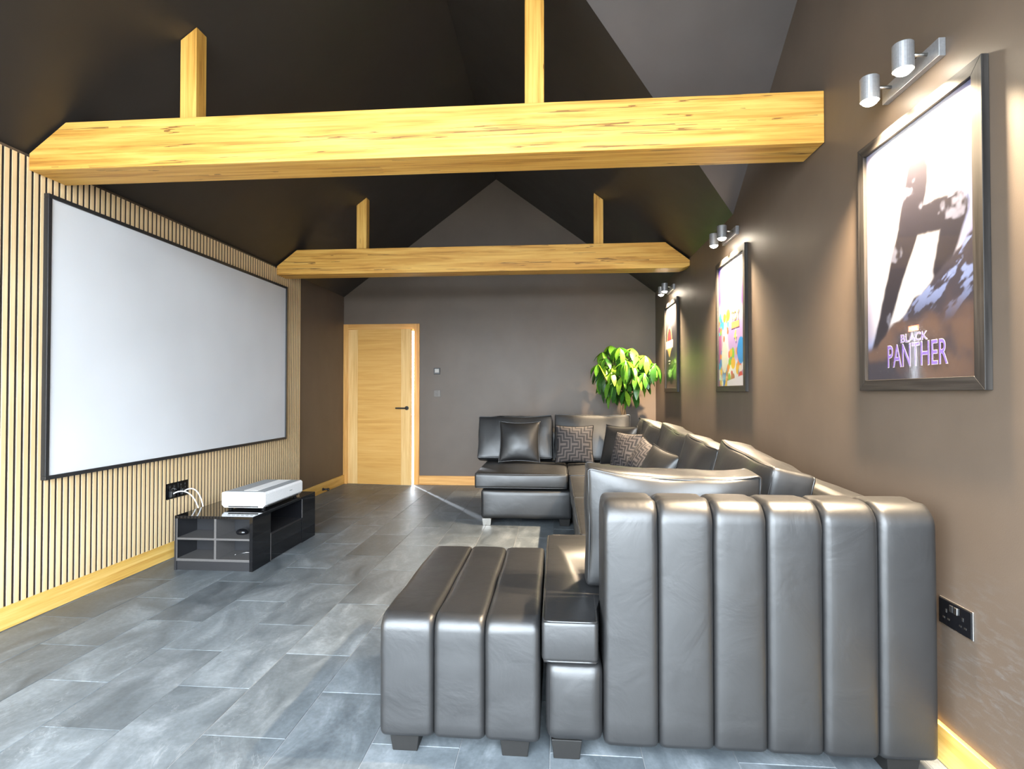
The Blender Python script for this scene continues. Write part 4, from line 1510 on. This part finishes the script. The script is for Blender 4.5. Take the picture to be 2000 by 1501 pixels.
p3 = poster(6.055, 1.700, art_dark, 'framed near black poster with a red dome emblem, farthest from the viewer', 3)
for (w_, v_) in ((0.10, -0.155), (0.06, -0.185)):
    bm = bmesh.new(); bm_box(bm, (-0.10 - w_ / 2, v_, 0.0095), (-0.10 + w_ / 2, v_ + 0.010, 0.0100))
    obj('printed_line', bm_mesh('printed_line', bm), M['letter_grey'], p3)

# ================================================================== WALL SPOTLIGHTS
def spotlight(yc, label):
    root = empty('wall_spotlight', (XR, yc, 2.32))
    tag(root, label, 'lamp', 'twin spotlights above the posters')
    box('wall_plate', (XR - 0.022, yc - 0.155, 2.295), (XR, yc + 0.155, 2.355), M['steel_dark'], root, 0.002)
    for s in (-1, 1):
        y = yc + 0.098 * s
        xc = XR - 0.098
        cyl('arm', (XR - 0.022, y, 2.333), (xc + 0.026, y, 2.333), 0.006, M['chrome'], root, n=12)
        off = loc_of(root)
        bm = bmesh.new()
        r0, r1, zb, zt = 0.032, 0.029, 2.283, 2.372
        prof = [(r0, zb), (r0, zt - 0.003), (r0 - 0.003, zt), (0.0005, zt)]
        inner = [(r0, zb), (r1, zb), (r1, zb + 0.012), (0.0005, zb + 0.012)]
        for pr in (prof, inner):
            rings = [[bm.verts.new((xc - off.x + r_ * math.cos(2 * math.pi * i / 28), y - off.y + r_ * math.sin(2 * math.pi * i / 28), z_ - off.z)) for i in range(28)] for (r_, z_) in pr]
            for a, b in zip(rings[:-1], rings[1:]):
                for i in range(28):
                    bm.faces.new((a[i], a[(i + 1) % 28], b[(i + 1) % 28], b[i]))
        sh = obj('shade', bm_mesh('shade', bm), M['steel_dark'], root)
        bm = bmesh.new()
        bmesh.ops.create_uvsphere(bm, u_segments=20, v_segments=10, radius=0.0285)
        for v in bm.verts:
            v.co = Vector((v.co.x + xc - off.x, v.co.y + y - off.y, v.co.z * 0.8 + zb + 0.006 - off.z))
        obj('bulb', bm_mesh('bulb', bm, True), M['bulb'], sh)
        ld = bpy.data.lights.new('spot_beam', 'SPOT')
        ld.energy = SPOT_POWER
        ld.color = SPOT_COLOR
        ld.spot_size = R(118)
        ld.spot_blend = 0.75
        ld.shadow_soft_size = 0.022
        lo = bpy.data.objects.new('spot_beam', ld)
        C.objects.link(lo)
        lo.parent = root
        lo.location = (xc - off.x, y - off.y, zb - 0.024 - off.z)
M['steel_dark'] = plain('satin_grey_metal', (0.30, 0.30, 0.31), 0.38, metal=0.6)
spotlight(2.020, 'twin wall spotlight above the nearest poster')
spotlight(4.030, 'twin wall spotlight above the middle poster')
spotlight(6.055, 'twin wall spotlight above the farthest poster')
